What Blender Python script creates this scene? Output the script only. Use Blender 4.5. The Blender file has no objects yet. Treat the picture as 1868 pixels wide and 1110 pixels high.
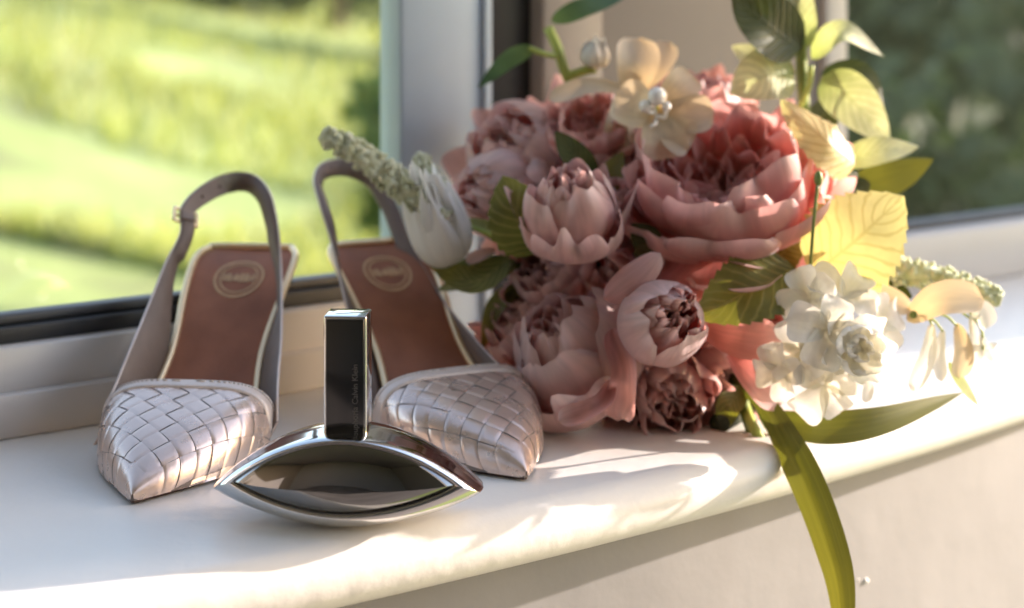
import bpy, bmesh, math, random
from mathutils import Vector, Matrix, Quaternion, noise
random.seed(7)
sc = bpy.context.scene
COL = sc.collection
R = math.radians
CM = 0.01

# ------------------------------------------------------------------ camera
FPX, CAMH, VH = 3000.0, 24.0, -48.0          # focal length in photo pixels, eye height above the sill (cm), horizon row
cam_d = bpy.data.cameras.new('camera'); cam = bpy.data.objects.new('camera', cam_d); COL.objects.link(cam)
cam.location = (0, 0, CAMH * CM); cam.rotation_euler = (R(90), 0, 0)
cam_d.sensor_width = 36; cam_d.lens = FPX / 1868 * 36
cam_d.shift_y = -(555 - VH) / 1868
cam_d.clip_start = 0.02; cam_d.clip_end = 1500
cam_d.dof.use_dof = True; cam_d.dof.focus_distance = 0.75; cam_d.dof.aperture_fstop = 4.9
cam_d.dof.aperture_blades = 9
sc.camera = cam

# ------------------------------------------------------------------ light
SUN_AZ, SUN_EL = 25.0, 14.0                   # azimuth from +X towards +Y
w = bpy.data.worlds.new('World'); sc.world = w; w.use_nodes = True
nt = w.node_tree; nt.nodes.clear()
sky = nt.nodes.new('ShaderNodeTexSky'); sky.sky_type = 'NISHITA'; sky.sun_disc = False
sky.sun_elevation = R(SUN_EL); sky.sun_rotation = R(90 - SUN_AZ); sky.air_density = 1.0; sky.dust_density = 1.0
bg = nt.nodes.new('ShaderNodeBackground'); bg.inputs[1].default_value = 0.15
wo = nt.nodes.new('ShaderNodeOutputWorld')
nt.links.new(sky.outputs[0], bg.inputs[0]); nt.links.new(bg.outputs[0], wo.inputs[0])
sun_d = bpy.data.lights.new('sun', 'SUN'); sun_d.energy = 2.5; sun_d.angle = R(0.6); sun_d.color = (1.0, 0.975, 0.95)
sun = bpy.data.objects.new('sun', sun_d); COL.objects.link(sun)
tosun = Vector((math.cos(R(SUN_AZ)) * math.cos(R(SUN_EL)), math.sin(R(SUN_AZ)) * math.cos(R(SUN_EL)), math.sin(R(SUN_EL))))
sun.rotation_euler = tosun.to_track_quat('Z', 'Y').to_euler(); sun.location = (3, 1, 3)

sc.view_settings.view_transform = 'Standard'; sc.view_settings.look = 'None'
sc.view_settings.exposure = 2.34; sc.view_settings.gamma = 1.0; sc.view_settings.use_curve_mapping = False
sc.view_settings.use_white_balance = True; sc.view_settings.white_balance_temperature = 7350; sc.view_settings.white_balance_tint = 18
sc.cycles.use_denoising = True; sc.cycles.denoiser = 'OPENIMAGEDENOISE'
sc.cycles.max_bounces = 8; sc.cycles.diffuse_bounces = 4; sc.cycles.glossy_bounces = 5
sc.cycles.transparent_max_bounces = 12; sc.cycles.transmission_bounces = 4
sc.cycles.caustics_reflective = True; sc.cycles.caustics_refractive = False
sc.cycles.sample_clamp_indirect = 4.0; sc.cycles.blur_glossy = 0.5

# ------------------------------------------------------------------ helpers
def P(u, v, D):
    """photo pixel + depth (cm) -> world point in cm"""
    return Vector(((u - 934) / FPX * D, D, CAMH - (v - VH) / FPX * D))

def lerp(a, b, t): return a + (b - a) * t
def interp(xs, ys, x):
    if x <= xs[0]: return ys[0]
    for i in range(len(xs) - 1):
        if x <= xs[i + 1]:
            return lerp(ys[i], ys[i + 1], (x - xs[i]) / (xs[i + 1] - xs[i]))
    return ys[-1]
def sinterp(xs, ys, x):
    """smooth (Catmull-Rom / Hermite) table lookup"""
    n = len(xs)
    if x <= xs[0]: return ys[0]
    if x >= xs[-1]: return ys[-1]
    i = max(k for k in range(n - 1) if xs[k] <= x)
    def m(k):
        if k == 0: return (ys[1] - ys[0]) / (xs[1] - xs[0])
        if k == n - 1: return (ys[-1] - ys[-2]) / (xs[-1] - xs[-2])
        return (ys[k + 1] - ys[k - 1]) / (xs[k + 1] - xs[k - 1])
    h = xs[i + 1] - xs[i]; t = (x - xs[i]) / h
    return ((2*t**3 - 3*t*t + 1) * ys[i] + (t**3 - 2*t*t + t) * h * m(i) + (-2*t**3 + 3*t*t) * ys[i+1] + (t**3 - t*t) * h * m(i+1))
def spline(pts, t):
    n = len(pts); x = t * (n - 1); xs = list(range(n))
    return Vector([sinterp(xs, [p[k] for p in pts], x) for k in range(3)])

def mesh_data(name, verts, faces, mat=None, smooth=True, uvs=None, mats=None, midx=None):
    me = bpy.data.meshes.new(name)
    me.from_pydata([tuple(v) for v in verts], [], faces)
    if mats:
        for m in mats: me.materials.append(m)
    elif mat: me.materials.append(mat)
    if midx: me.polygons.foreach_set('material_index', midx)
    if uvs is not None:
        lay = me.uv_layers.new(name='UVMap')
        for p in me.polygons:
            for li in p.loop_indices: lay.data[li].uv = uvs[me.loops[li].vertex_index]
    if smooth: me.polygons.foreach_set('use_smooth', [True] * len(me.polygons))
    me.update(); return me
WORLD = {}
def link(name, me, parent=None, loc=(0, 0, 0)):
    o = bpy.data.objects.new(name, me); COL.objects.link(o); o.location = loc
    if parent: o.parent = parent
    return o
def tag(o, label=None, cat=None, group=None, kind=None):
    if label: o['label'] = label
    if cat: o['category'] = cat
    if group: o['group'] = group
    if kind: o['kind'] = kind
    return o
def empty(name, loc_cm, rz=0):
    o = bpy.data.objects.new(name, None); COL.objects.link(o); o.empty_display_size = 0.02
    o.location = Vector(loc_cm) * CM; o.rotation_euler = (0, 0, rz); return o
def scale_cm(vs, off=None):
    off = off or Vector((0, 0, 0))
    return [(Vector(v) - off) * CM for v in vs]
def part(name, verts_cm, faces, mat, parent, off=None, **k):
    """mesh object, vertices in cm, 'off' (cm) = world offset of the (unrotated) parent"""
    return link(name, mesh_data(name, scale_cm(verts_cm, off), faces, mat, **k), parent)

class MB:
    def __init__(s): s.v = []; s.f = []; s.uv = []
    def add(s, vs, fs, uv=None):
        b = len(s.v); s.v += [Vector(x) for x in vs]; s.f += [tuple(i + b for i in f) for f in fs]
        s.uv += uv if uv else [(0, 0)] * len(vs)
    def grid(s, fn, nu, nv, closeu=False, closev=False):
        vs, uv = [], []
        for i in range(nu + (0 if closeu else 1)):
            for j in range(nv + (0 if closev else 1)):
                vs.append(fn(i / nu, j / nv)); uv.append((i / nu, j / nv))
        NV = nv if closev else nv + 1; NU = nu if closeu else nu + 1
        fs = []
        for i in range(nu):
            for j in range(nv):
                a = i * NV + j; b = ((i + 1) % NU) * NV + j
                c = ((i + 1) % NU) * NV + (j + 1) % NV; d = i * NV + (j + 1) % NV
                fs.append((a, b, c, d))
        s.add(vs, fs, uv)
    def tube(s, pts, rad, seg=8, caps=True):
        """pts list of Vectors, rad list or number"""
        n = len(pts); rings = []
        up = Vector((0, 0, 1)); vs = []
        prev = None
        for i, p in enumerate(pts):
            t = (pts[min(i + 1, n - 1)] - pts[max(i - 1, 0)]).normalized()
            if prev is None:
                a = t.orthogonal().normalized()
            else:
                a = (prev - t * prev.dot(t)).normalized()
            prev = a; b = t.cross(a)
            r = rad[i] if isinstance(rad, (list, tuple)) else rad
            for k in range(seg):
                an = 2 * math.pi * k / seg
                vs.append(p + (a * math.cos(an) + b * math.sin(an)) * r)
        fs = []
        for i in range(n - 1):
            for k in range(seg):
                fs.append((i * seg + k, i * seg + (k + 1) % seg, (i + 1) * seg + (k + 1) % seg, (i + 1) * seg + k))
        if caps:
            fs.append(tuple(range(seg))[::-1]); fs.append(tuple((n - 1) * seg + k for k in range(seg)))
        s.add(vs, fs)
    def ball(s, c, r, seg=8, rings=6, sq=(1, 1, 1)):
        c = Vector(c); vs = [c + Vector((0, 0, -r * sq[2]))]
        for i in range(1, rings):
            ph = -math.pi / 2 + math.pi * i / rings
            for k in range(seg):
                an = 2 * math.pi * k / seg
                vs.append(c + Vector((r * sq[0] * math.cos(ph) * math.cos(an), r * sq[1] * math.cos(ph) * math.sin(an), r * sq[2] * math.sin(ph))))
        vs.append(c + Vector((0, 0, r * sq[2])))
        fs = [(0, 1 + (k + 1) % seg, 1 + k) for k in range(seg)]
        for i in range(rings - 2):
            for k in range(seg):
                a = 1 + i * seg + k; b = 1 + i * seg + (k + 1) % seg
                fs.append((a, b, b + seg, a + seg))
        t = len(vs) - 1; l = 1 + (rings - 2) * seg
        fs += [(l + k, l + (k + 1) % seg, t) for k in range(seg)]
        s.add(vs, fs)
    def box(s, x0, x1, y0, y1, z0, z1):
        s.add([(x0,y0,z0),(x1,y0,z0),(x1,y1,z0),(x0,y1,z0),(x0,y0,z1),(x1,y0,z1),(x1,y1,z1),(x0,y1,z1)],
              [(3,2,1,0),(4,5,6,7),(0,1,5,4),(1,2,6,5),(2,3,7,6),(3,0,4,7)])

def bevel_mesh(me, width, seg=2, angle=40):
    bm = bmesh.new(); bm.from_mesh(me)
    es = [e for e in bm.edges if len(e.link_faces) == 2 and e.calc_face_angle(0) > R(angle)]
    bmesh.ops.bevel(bm, geom=es, offset=width, offset_type='OFFSET', segments=seg, profile=0.5, affect='EDGES', clamp_overlap=True)
    bm.to_mesh(me); bm.free()
    me.polygons.foreach_set('use_smooth', [True] * len(me.polygons)); 
    try: me.set_sharp_from_angle(angle=R(50))
    except Exception: pass

# ------------------------------------------------------------------ materials
MAT = {}
def new_mat(name):
    m = bpy.data.materials.new(name); m.use_nodes = True; MAT[name] = m
    nt = m.node_tree; nt.nodes.clear(); out = nt.nodes.new('ShaderNodeOutputMaterial')
    return m, nt, out
def N(nt, t, **k):
    n = nt.nodes.new(t)
    for a, b in k.items(): setattr(n, a, b)
    return n
def rgba(c): return (c[0], c[1], c[2], 1)
def principled(name, col, rough=0.5, metal=0.0, var=0.0, var_scale=40, bump=0.0, bump_scale=200, spec=0.5, coat=0.0,
               sheen=0.0, rough_var=0.0, col2=None, detail=4):
    m, nt, out = new_mat(name)
    b = N(nt, 'ShaderNodeBsdfPrincipled'); nt.links.new(b.outputs[0], out.inputs[0])
    b.inputs['Base Color'].default_value = rgba(col); b.inputs['Roughness'].default_value = rough
    b.inputs['Metallic'].default_value = metal; b.inputs['Specular IOR Level'].default_value = spec
    b.inputs['Coat Weight'].default_value = coat; b.inputs['Sheen Weight'].default_value = sheen
    tc = N(nt, 'ShaderNodeTexCoord')
    if var or col2:
        nz = N(nt, 'ShaderNodeTexNoise'); nz.inputs['Scale'].default_value = var_scale; nz.inputs['Detail'].default_value = detail
        nt.links.new(tc.outputs['Object'], nz.inputs['Vector'])
        rp = N(nt, 'ShaderNodeValToRGB'); rp.color_ramp.elements[0].position = 0.3; rp.color_ramp.elements[1].position = 0.7
        c2 = col2 if col2 else tuple(min(1, c * (1 + var)) for c in col)
        c1 = col if col2 else tuple(c * (1 - var) for c in col)
        rp.color_ramp.elements[0].color = rgba(c1); rp.color_ramp.elements[1].color = rgba(c2)
        nt.links.new(nz.outputs['Fac'], rp.inputs[0]); nt.links.new(rp.outputs[0], b.inputs['Base Color'])
    if rough_var:
        nz = N(nt, 'ShaderNodeTexNoise'); nz.inputs['Scale'].default_value = var_scale * 0.7; nz.inputs['Detail'].default_value = 5
        nt.links.new(tc.outputs['Object'], nz.inputs['Vector'])
        mr = N(nt, 'ShaderNodeMapRange'); mr.inputs[3].default_value = rough - rough_var; mr.inputs[4].default_value = rough + rough_var
        nt.links.new(nz.outputs['Fac'], mr.inputs[0]); nt.links.new(mr.outputs[0], b.inputs['Roughness'])
    if bump:
        nz = N(nt, 'ShaderNodeTexNoise'); nz.inputs['Scale'].default_value = bump_scale; nz.inputs['Detail'].default_value = 5
        nt.links.new(tc.outputs['Object'], nz.inputs['Vector'])
        bp = N(nt, 'ShaderNodeBump'); bp.inputs['Strength'].default_value = bump; bp.inputs['Distance'].default_value = 0.002
        nt.links.new(nz.outputs['Fac'], bp.inputs['Height']); nt.links.new(bp.outputs[0], b.inputs['Normal'])
    return m
def thin_leaf(name, base, edge, trans, tw=0.4, rough=0.5, veins=0.0, vein_col=None, noise_amt=0.25, noise_scale=60, bump=0.3, sheen=0.0, rim=None, streak=0):
    """petal / leaf: UV.x runs 0 base - 1 tip, UV.y 0..1 across; diffuse + translucent"""
    m, nt, out = new_mat(name); L = nt.links.new
    uv = N(nt, 'ShaderNodeUVMap'); sep = N(nt, 'ShaderNodeSeparateXYZ'); L(uv.outputs[0], sep.inputs[0])
    tc = N(nt, 'ShaderNodeTexCoord')
    rp = N(nt, 'ShaderNodeValToRGB'); L(sep.outputs[0], rp.inputs[0])
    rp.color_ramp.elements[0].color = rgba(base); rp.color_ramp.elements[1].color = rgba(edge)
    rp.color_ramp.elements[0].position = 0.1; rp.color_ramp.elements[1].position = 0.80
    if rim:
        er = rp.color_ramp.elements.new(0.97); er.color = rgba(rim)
    nz = N(nt, 'ShaderNodeTexNoise'); nz.inputs['Scale'].default_value = noise_scale; nz.inputs['Detail'].default_value = 5
    if streak:
        mp = N(nt, 'ShaderNodeMapping'); mp.inputs['Scale'].default_value = (2.2, streak, 1); L(uv.outputs[0], mp.inputs[0])
        oi = N(nt, 'ShaderNodeObjectInfo'); ad = N(nt, 'ShaderNodeVectorMath', operation='ADD'); L(mp.outputs[0], ad.inputs[0])
        ms_ = N(nt, 'ShaderNodeMath', operation='MULTIPLY'); ms_.inputs[1].default_value = 50; L(oi.outputs['Random'], ms_.inputs[0]); L(ms_.outputs[0], ad.inputs[1])
        nz.inputs['Scale'].default_value = 1.0; nz.inputs['Distortion'].default_value = 0.6; L(ad.outputs[0], nz.inputs['Vector'])
    else: L(tc.outputs['Object'], nz.inputs['Vector'])
    mr = N(nt, 'ShaderNodeMapRange'); mr.inputs[1].default_value = 0.3; mr.inputs[2].default_value = 0.7
    mr.inputs[3].default_value = 1 - noise_amt; mr.inputs[4].default_value = 1 + noise_amt; L(nz.outputs['Fac'], mr.inputs[0])
    fac_ = mr.outputs[0]
    if streak:
        rv = N(nt, 'ShaderNodeMapRange'); rv.inputs[3].default_value = 0.86; rv.inputs[4].default_value = 1.12; L(oi.outputs['Random'], rv.inputs[0])
        fm = N(nt, 'ShaderNodeMath', operation='MULTIPLY'); L(mr.outputs[0], fm.inputs[0]); L(rv.outputs[0], fm.inputs[1]); fac_ = fm.outputs[0]
    mul = N(nt, 'ShaderNodeMix', data_type='RGBA', blend_type='MULTIPLY'); mul.inputs[0].default_value = 1
    cmb = N(nt, 'ShaderNodeCombineColor'); [L(fac_, cmb.inputs[k]) for k in range(3)]
    L(rp.outputs[0], mul.inputs[6]); L(cmb.outputs[0], mul.inputs[7])
    col = mul.outputs[2]
    b = N(nt, 'ShaderNodeBsdfPrincipled'); b.inputs['Roughness'].default_value = rough; b.inputs['Sheen Weight'].default_value = sheen
    b.inputs['Specular IOR Level'].default_value = 0.4
    t = N(nt, 'ShaderNodeBsdfTranslucent')
    tm = N(nt, 'ShaderNodeMix', data_type='RGBA', blend_type='MULTIPLY'); tm.inputs[0].default_value = 1; tm.inputs[7].default_value = rgba(trans)
    height = nz.outputs['Fac']
    if veins:
        # side veins: |y-.5| * k - x in stripes, plus midrib
        a = N(nt, 'ShaderNodeMath', operation='SUBTRACT'); L(sep.outputs[1], a.inputs[0]); a.inputs[1].default_value = 0.5
        ab = N(nt, 'ShaderNodeMath', operation='ABSOLUTE'); L(a.outputs[0], ab.inputs[0])
        k = N(nt, 'ShaderNodeMath', operation='MULTIPLY'); L(ab.outputs[0], k.inputs[0]); k.inputs[1].default_value = 0.55
        s = N(nt, 'ShaderNodeMath', operation='SUBTRACT'); L(k.outputs[0], s.inputs[1])
        nv = N(nt, 'ShaderNodeTexNoise'); nv.inputs['Scale'].default_value = 45; L(tc.outputs['Object'], nv.inputs['Vector'])
        nm = N(nt, 'ShaderNodeMath', operation='MULTIPLY_ADD'); nm.inputs[1].default_value = 0.16; L(nv.outputs['Fac'], nm.inputs[0]); L(sep.outputs[0], nm.inputs[2]); L(nm.outputs[0], s.inputs[0])
        f = N(nt, 'ShaderNodeMath', operation='MULTIPLY'); L(s.outputs[0], f.inputs[0]); f.inputs[1].default_value = 9.0
        fr = N(nt, 'ShaderNodeMath', operation='FRACT'); L(f.outputs[0], fr.inputs[0])
        pp = N(nt, 'ShaderNodeMath', operation='PINGPONG'); L(f.outputs[0], pp.inputs[0]); pp.inputs[1].default_value = 0.5
        vr = N(nt, 'ShaderNodeMapRange'); L(pp.outputs[0], vr.inputs[0]); vr.inputs[1].default_value = 0.0; vr.inputs[2].default_value = 0.2
        vr.inputs[3].default_value = 1; vr.inputs[4].default_value = 0
        mb = N(nt, 'ShaderNodeMapRange'); L(ab.outputs[0], mb.inputs[0]); mb.inputs[1].default_value = 0.0; mb.inputs[2].default_value = 0.035
        mb.inputs[3].default_value = 1; mb.inputs[4].default_value = 0
        mx = N(nt, 'ShaderNodeMath', operation='MAXIMUM'); L(vr.outputs[0], mx.inputs[0]); L(mb.outputs[0], mx.inputs[1])
        sc_ = N(nt, 'ShaderNodeMath', operation='MULTIPLY'); L(mx.outputs[0], sc_.inputs[0]); sc_.inputs[1].default_value = veins
        vm = N(nt, 'ShaderNodeMix', data_type='RGBA'); L(sc_.outputs[0], vm.inputs[0]); L(col, vm.inputs[6]); vm.inputs[7].default_value = rgba(vein_col)
        col = vm.outputs[2]
        hm = N(nt, 'ShaderNodeMath', operation='SUBTRACT'); L(nz.outputs['Fac'], hm.inputs[0]); L(mx.outputs[0], hm.inputs[1]); height = hm.outputs[0]
    L(col, b.inputs['Base Color']); L(col, tm.inputs[6]); L(tm.outputs[2], t.inputs[0])
    bp = N(nt, 'ShaderNodeBump'); bp.inputs['Strength'].default_value = bump; bp.inputs['Distance'].default_value = 0.0015
    L(height, bp.inputs['Height']); L(bp.outputs[0], b.inputs['Normal'])
    mx2 = N(nt, 'ShaderNodeMixShader'); mx2.inputs[0].default_value = tw
    L(b.outputs[0], mx2.inputs[1]); L(t.outputs[0], mx2.inputs[2]); L(mx2.outputs[0], out.inputs[0])
    return m

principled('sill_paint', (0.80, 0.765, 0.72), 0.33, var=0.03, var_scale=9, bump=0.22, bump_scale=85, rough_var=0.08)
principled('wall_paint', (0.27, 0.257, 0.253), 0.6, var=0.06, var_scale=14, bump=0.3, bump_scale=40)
principled('room_paint', (0.28, 0.255, 0.24), 0.8)
principled('room_floor', (0.26, 0.235, 0.22), 0.6, var=0.2, var_scale=3)
principled('mullion_grey', (0.42, 0.52, 0.63), 0.35, var=0.04, var_scale=20)
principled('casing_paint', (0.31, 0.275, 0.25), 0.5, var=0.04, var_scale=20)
principled('frame_white', (0.56, 0.535, 0.515), 0.32, var=0.03, var_scale=20)
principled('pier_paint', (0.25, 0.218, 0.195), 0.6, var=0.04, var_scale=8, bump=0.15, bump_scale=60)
principled('rubber', (0.012, 0.012, 0.013), 0.5)
principled('rubber_grey', (0.05, 0.05, 0.052), 0.5)
principled('leather', (0.76, 0.59, 0.52), 0.28, metal=0.62, var=0.03, var_scale=90, bump=0.03, bump_scale=700, rough_var=0.04)
principled('leather_plain', (0.74, 0.615, 0.555), 0.42, metal=0.3, var=0.06, var_scale=150, bump=0.2, bump_scale=900)
principled('leather_gap', (0.26, 0.205, 0.185), 0.6, metal=0.2)
principled('lining', (0.21, 0.15, 0.125), 0.6, var=0.08, var_scale=80, bump=0.15, bump_scale=800)
principled('insole', (0.37, 0.14, 0.08), 0.5, spec=0.25, var=0.12, var_scale=60, bump=0.12, bump_scale=900)
principled('gold_trim', (0.95, 0.70, 0.43), 0.30, metal=0.7, var=0.05, var_scale=90)
principled('gold_print', (0.60, 0.34, 0.17), 0.4, metal=0.35, var=0.15, var_scale=200)
principled('sole', (0.07, 0.035, 0.025), 0.5)
principled('thread', (0.62, 0.55, 0.50), 0.6)
principled('chrome', (0.70, 0.69, 0.69), 0.07, metal=1.0, rough_var=0.03, var_scale=60)
principled('satin_chrome', (0.80, 0.79, 0.77), 0.22, metal=1.0, rough_var=0.04, var_scale=60)
principled('dark_mirror', (0.25, 0.25, 0.255), 0.05, metal=1.0)
principled('cap_front', (0.085, 0.085, 0.09), 0.12, metal=0.9, rough_var=0.03, var_scale=60)
principled('letter_grey', (0.15, 0.145, 0.14), 0.4, metal=0.3)
principled('stem_green', (0.16, 0.22, 0.05), 0.45, var=0.3, var_scale=60)
principled('stem_lime', (0.38, 0.46, 0.10), 0.45, var=0.2, var_scale=60)
principled('stem_dark', (0.035, 0.045, 0.02), 0.5)
principled('pearl', (0.85, 0.83, 0.78), 0.3, coat=0.3)
principled('bark', (0.10, 0.07, 0.05), 0.8, var=0.3, var_scale=8)
principled('fuzz_green', (0.40, 0.42, 0.22), 0.8, col2=(0.74, 0.73, 0.55), var=0.1, var_scale=160, sheen=0.6)
principled('fuzz_bright', (0.50, 0.56, 0.28), 0.75, col2=(0.72, 0.74, 0.50), var=0.1, var_scale=160, sheen=0.6)

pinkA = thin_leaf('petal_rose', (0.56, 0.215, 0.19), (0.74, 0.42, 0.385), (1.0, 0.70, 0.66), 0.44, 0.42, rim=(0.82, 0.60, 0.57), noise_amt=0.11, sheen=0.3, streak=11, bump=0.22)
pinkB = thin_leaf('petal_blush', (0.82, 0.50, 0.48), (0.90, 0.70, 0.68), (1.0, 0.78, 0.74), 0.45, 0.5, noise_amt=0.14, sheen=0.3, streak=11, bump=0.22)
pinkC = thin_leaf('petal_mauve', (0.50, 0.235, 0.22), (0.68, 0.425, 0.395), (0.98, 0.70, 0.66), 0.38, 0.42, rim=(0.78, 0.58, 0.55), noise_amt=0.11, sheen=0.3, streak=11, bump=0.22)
cream = thin_leaf('petal_cream', (0.66, 0.55, 0.36), (0.78, 0.69, 0.56), (1.0, 0.85, 0.62), 0.35, 0.5, noise_amt=0.06, streak=10, bump=0.2)
white = thin_leaf('petal_white', (0.82, 0.80, 0.70), (0.88, 0.875, 0.86), (1.0, 0.97, 0.88), 0.38, 0.4, noise_amt=0.05, streak=10, bump=0.2)
leafY = thin_leaf('leaf_yellow_green', (0.58, 0.55, 0.24), (0.70, 0.67, 0.36), (1.0, 0.97, 0.70), 0.45, 0.45, veins=0.55, vein_col=(0.42, 0.36, 0.12), noise_amt=0.15)
leafG = thin_leaf('leaf_green', (0.13, 0.15, 0.035), (0.25, 0.25, 0.07), (0.9, 0.9, 0.25), 0.35, 0.45, veins=0.6, vein_col=(0.42, 0.40, 0.15), noise_amt=0.35, noise_scale=50)
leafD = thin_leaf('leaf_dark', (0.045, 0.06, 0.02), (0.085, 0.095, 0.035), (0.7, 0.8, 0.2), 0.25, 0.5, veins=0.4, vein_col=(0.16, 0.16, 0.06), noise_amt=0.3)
leafP = thin_leaf('leaf_variegated', (0.40, 0.46, 0.20), (0.76, 0.76, 0.56), (0.95, 0.95, 0.6), 0.4, 0.5, veins=0.45, vein_col=(0.26, 0.32, 0.10), noise_amt=0.4, noise_scale=45)
leafB = thin_leaf('leaf_blue_green', (0.16, 0.24, 0.09), (0.08, 0.15, 0.09), (0.6, 0.9, 0.4), 0.3, 0.45, noise_amt=0.2)
strapG = thin_leaf('leaf_strap', (0.09, 0.10, 0.03), (0.16, 0.16, 0.04), (1.0, 0.95, 0.35), 0.40, 0.42, noise_amt=0.14, streak=12, bump=0.25)
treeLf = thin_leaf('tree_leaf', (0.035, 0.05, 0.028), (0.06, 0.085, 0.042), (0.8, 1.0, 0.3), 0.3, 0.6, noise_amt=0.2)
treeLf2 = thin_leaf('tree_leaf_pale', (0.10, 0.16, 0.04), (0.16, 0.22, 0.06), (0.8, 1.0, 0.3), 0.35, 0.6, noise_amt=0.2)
grassB = thin_leaf('grass_blade', (0.24, 0.28, 0.10), (0.40, 0.43, 0.20), (1.0, 1.0, 0.4), 0.45, 0.6, noise_amt=0.3, noise_scale=0.6)

# window glass: transparent + a weak reflection
m, nt_, out_ = new_mat('window_glass')
tr = N(nt_, 'ShaderNodeBsdfTransparent'); tr.inputs[0].default_value = (0.97, 0.985, 0.975, 1)
gl = N(nt_, 'ShaderNodeBsdfGlossy'); gl.inputs['Roughness'].default_value = 0.0
lw = N(nt_, 'ShaderNodeLayerWeight'); pw = N(nt_, 'ShaderNodeMath', operation='POWER'); pw.inputs[1].default_value = 5
nt_.links.new(lw.outputs['Facing'], pw.inputs[0]); fr = N(nt_, 'ShaderNodeMapRange'); nt_.links.new(pw.outputs[0], fr.inputs[0]); fr.inputs[3].default_value = 0.025
ms = N(nt_, 'ShaderNodeMixShader'); nt_.links.new(fr.outputs[0], ms.inputs[0]); nt_.links.new(tr.outputs[0], ms.inputs[1]); nt_.links.new(gl.outputs[0], ms.inputs[2])
nt_.links.new(ms.outputs[0], out_.inputs[0])
# lawn: patches of yellow-green and drier ground
m, nt_, out_ = new_mat('lawn')
b_ = N(nt_, 'ShaderNodeBsdfPrincipled'); b_.inputs['Roughness'].default_value = 0.9; b_.inputs['Specular IOR Level'].default_value = 0.1
tc_ = N(nt_, 'ShaderNodeTexCoord')
n1 = N(nt_, 'ShaderNodeTexNoise'); n1.inputs['Scale'].default_value = 0.22; n1.inputs['Detail'].default_value = 3; n1.inputs['Roughness'].default_value = 0.6
nt_.links.new(tc_.outputs['Object'], n1.inputs['Vector'])
n2 = N(nt_, 'ShaderNodeTexNoise'); n2.inputs['Scale'].default_value = 1.7; n2.inputs['Detail'].default_value = 3; nt_.links.new(tc_.outputs['Object'], n2.inputs['Vector'])
av = N(nt_, 'ShaderNodeMix'); av.inputs[0].default_value = 0.5; nt_.links.new(n1.outputs['Fac'], av.inputs[2]); nt_.links.new(n2.outputs['Fac'], av.inputs[3])
r_ = N(nt_, 'ShaderNodeValToRGB'); nt_.links.new(av.outputs[0], r_.inputs[0])
r_.color_ramp.elements[0].position = 0.38; r_.color_ramp.elements[0].color = (0.20, 0.22, 0.11, 1)
r_.color_ramp.elements[1].position = 0.62; r_.color_ramp.elements[1].color = (0.36, 0.42, 0.18, 1)
e_ = r_.color_ramp.elements.new(0.48); e_.color = (0.27, 0.33, 0.125, 1)
nt_.links.new(r_.outputs[0], b_.inputs['Base Color']); nt_.links.new(b_.outputs[0], out_.inputs[0])

# ------------------------------------------------------------------ the window wall: plane coordinates
W0 = Vector((-26.4, 84.9, 0)); WD = Vector((1, 0.69, 0)).normalized(); WN = Vector((WD.y, -WD.x, 0))   # WN points into the room
WANG = math.atan2(WD.y, WD.x)
def WP(s, n, z): return W0 + WD * s + WN * n + Vector((0, 0, z))
def s_at(u, n=0.0):
    k = (u - 934) / FPX
    base = W0 + WN * n
    return (k * base.y - base.x) / (WD.x - k * WD.y)
def wbox(mb, s0, s1, n0, n1, z0, z1):
    q = [WP(s0, n1, z0), WP(s1, n1, z0), WP(s1, n0, z0), WP(s0, n0, z0), WP(s0, n1, z1), WP(s1, n1, z1), WP(s1, n0, z1), WP(s0, n0, z1)]
    mb.add(q, [(3,2,1,0),(4,5,6,7),(0,1,5,4),(1,2,6,5),(2,3,7,6),(3,0,4,7)])
def wpart(name, boxes, mat, parent=None, off=None, bev=0.15):
    mb = MB()
    for b in boxes: wbox(mb, *b)
    me = mesh_data(name, scale_cm(mb.v, off), mb.f, MAT[mat], smooth=False)
    if bev: bevel_mesh(me, bev * CM, 2)
    return link(name, me, parent)

# sill with a full bullnose, gently bowed in plan
def sill_n(s): return 24.7 - 0.0019 * (s - 18) ** 2 if s < 80 else 24.7 - 0.0019 * 62 ** 2 - 0.24 * (s - 80)
prof = [(-6.0, 0, None)]
SILL_T = 2.9
mb = MB()
S0, S1, NS = -70.0, 190.0, 130
def sill_pt(a, j):
    s = lerp(S0, S1, a); nf = sill_n(s); r = SILL_T / 2
    J = 26; k = round(j * J)
    if k <= 8: n, z = lerp(-1.2, nf - r, (k / 8)), 0
    elif k <= 20:
        an = math.pi / 2 - math.pi * (k - 8) / 12
        n, z = nf - r + r * math.cos(an), -r + r * math.sin(an)
    else: n, z = lerp(nf - r, -1.2, (k - 20) / 6), -SILL_T
    wob = 0.05 * noise.noise(Vector((s * 0.11, n * 0.15, 3.1)))
    return WP(s, n, z + (wob if k < 18 else 0))
mb.grid(sill_pt, NS, 26)
tag(link('window_sill', mesh_data('window_sill', scale_cm(mb.v), mb.f, MAT['sill_paint'])), kind='structure')
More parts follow.
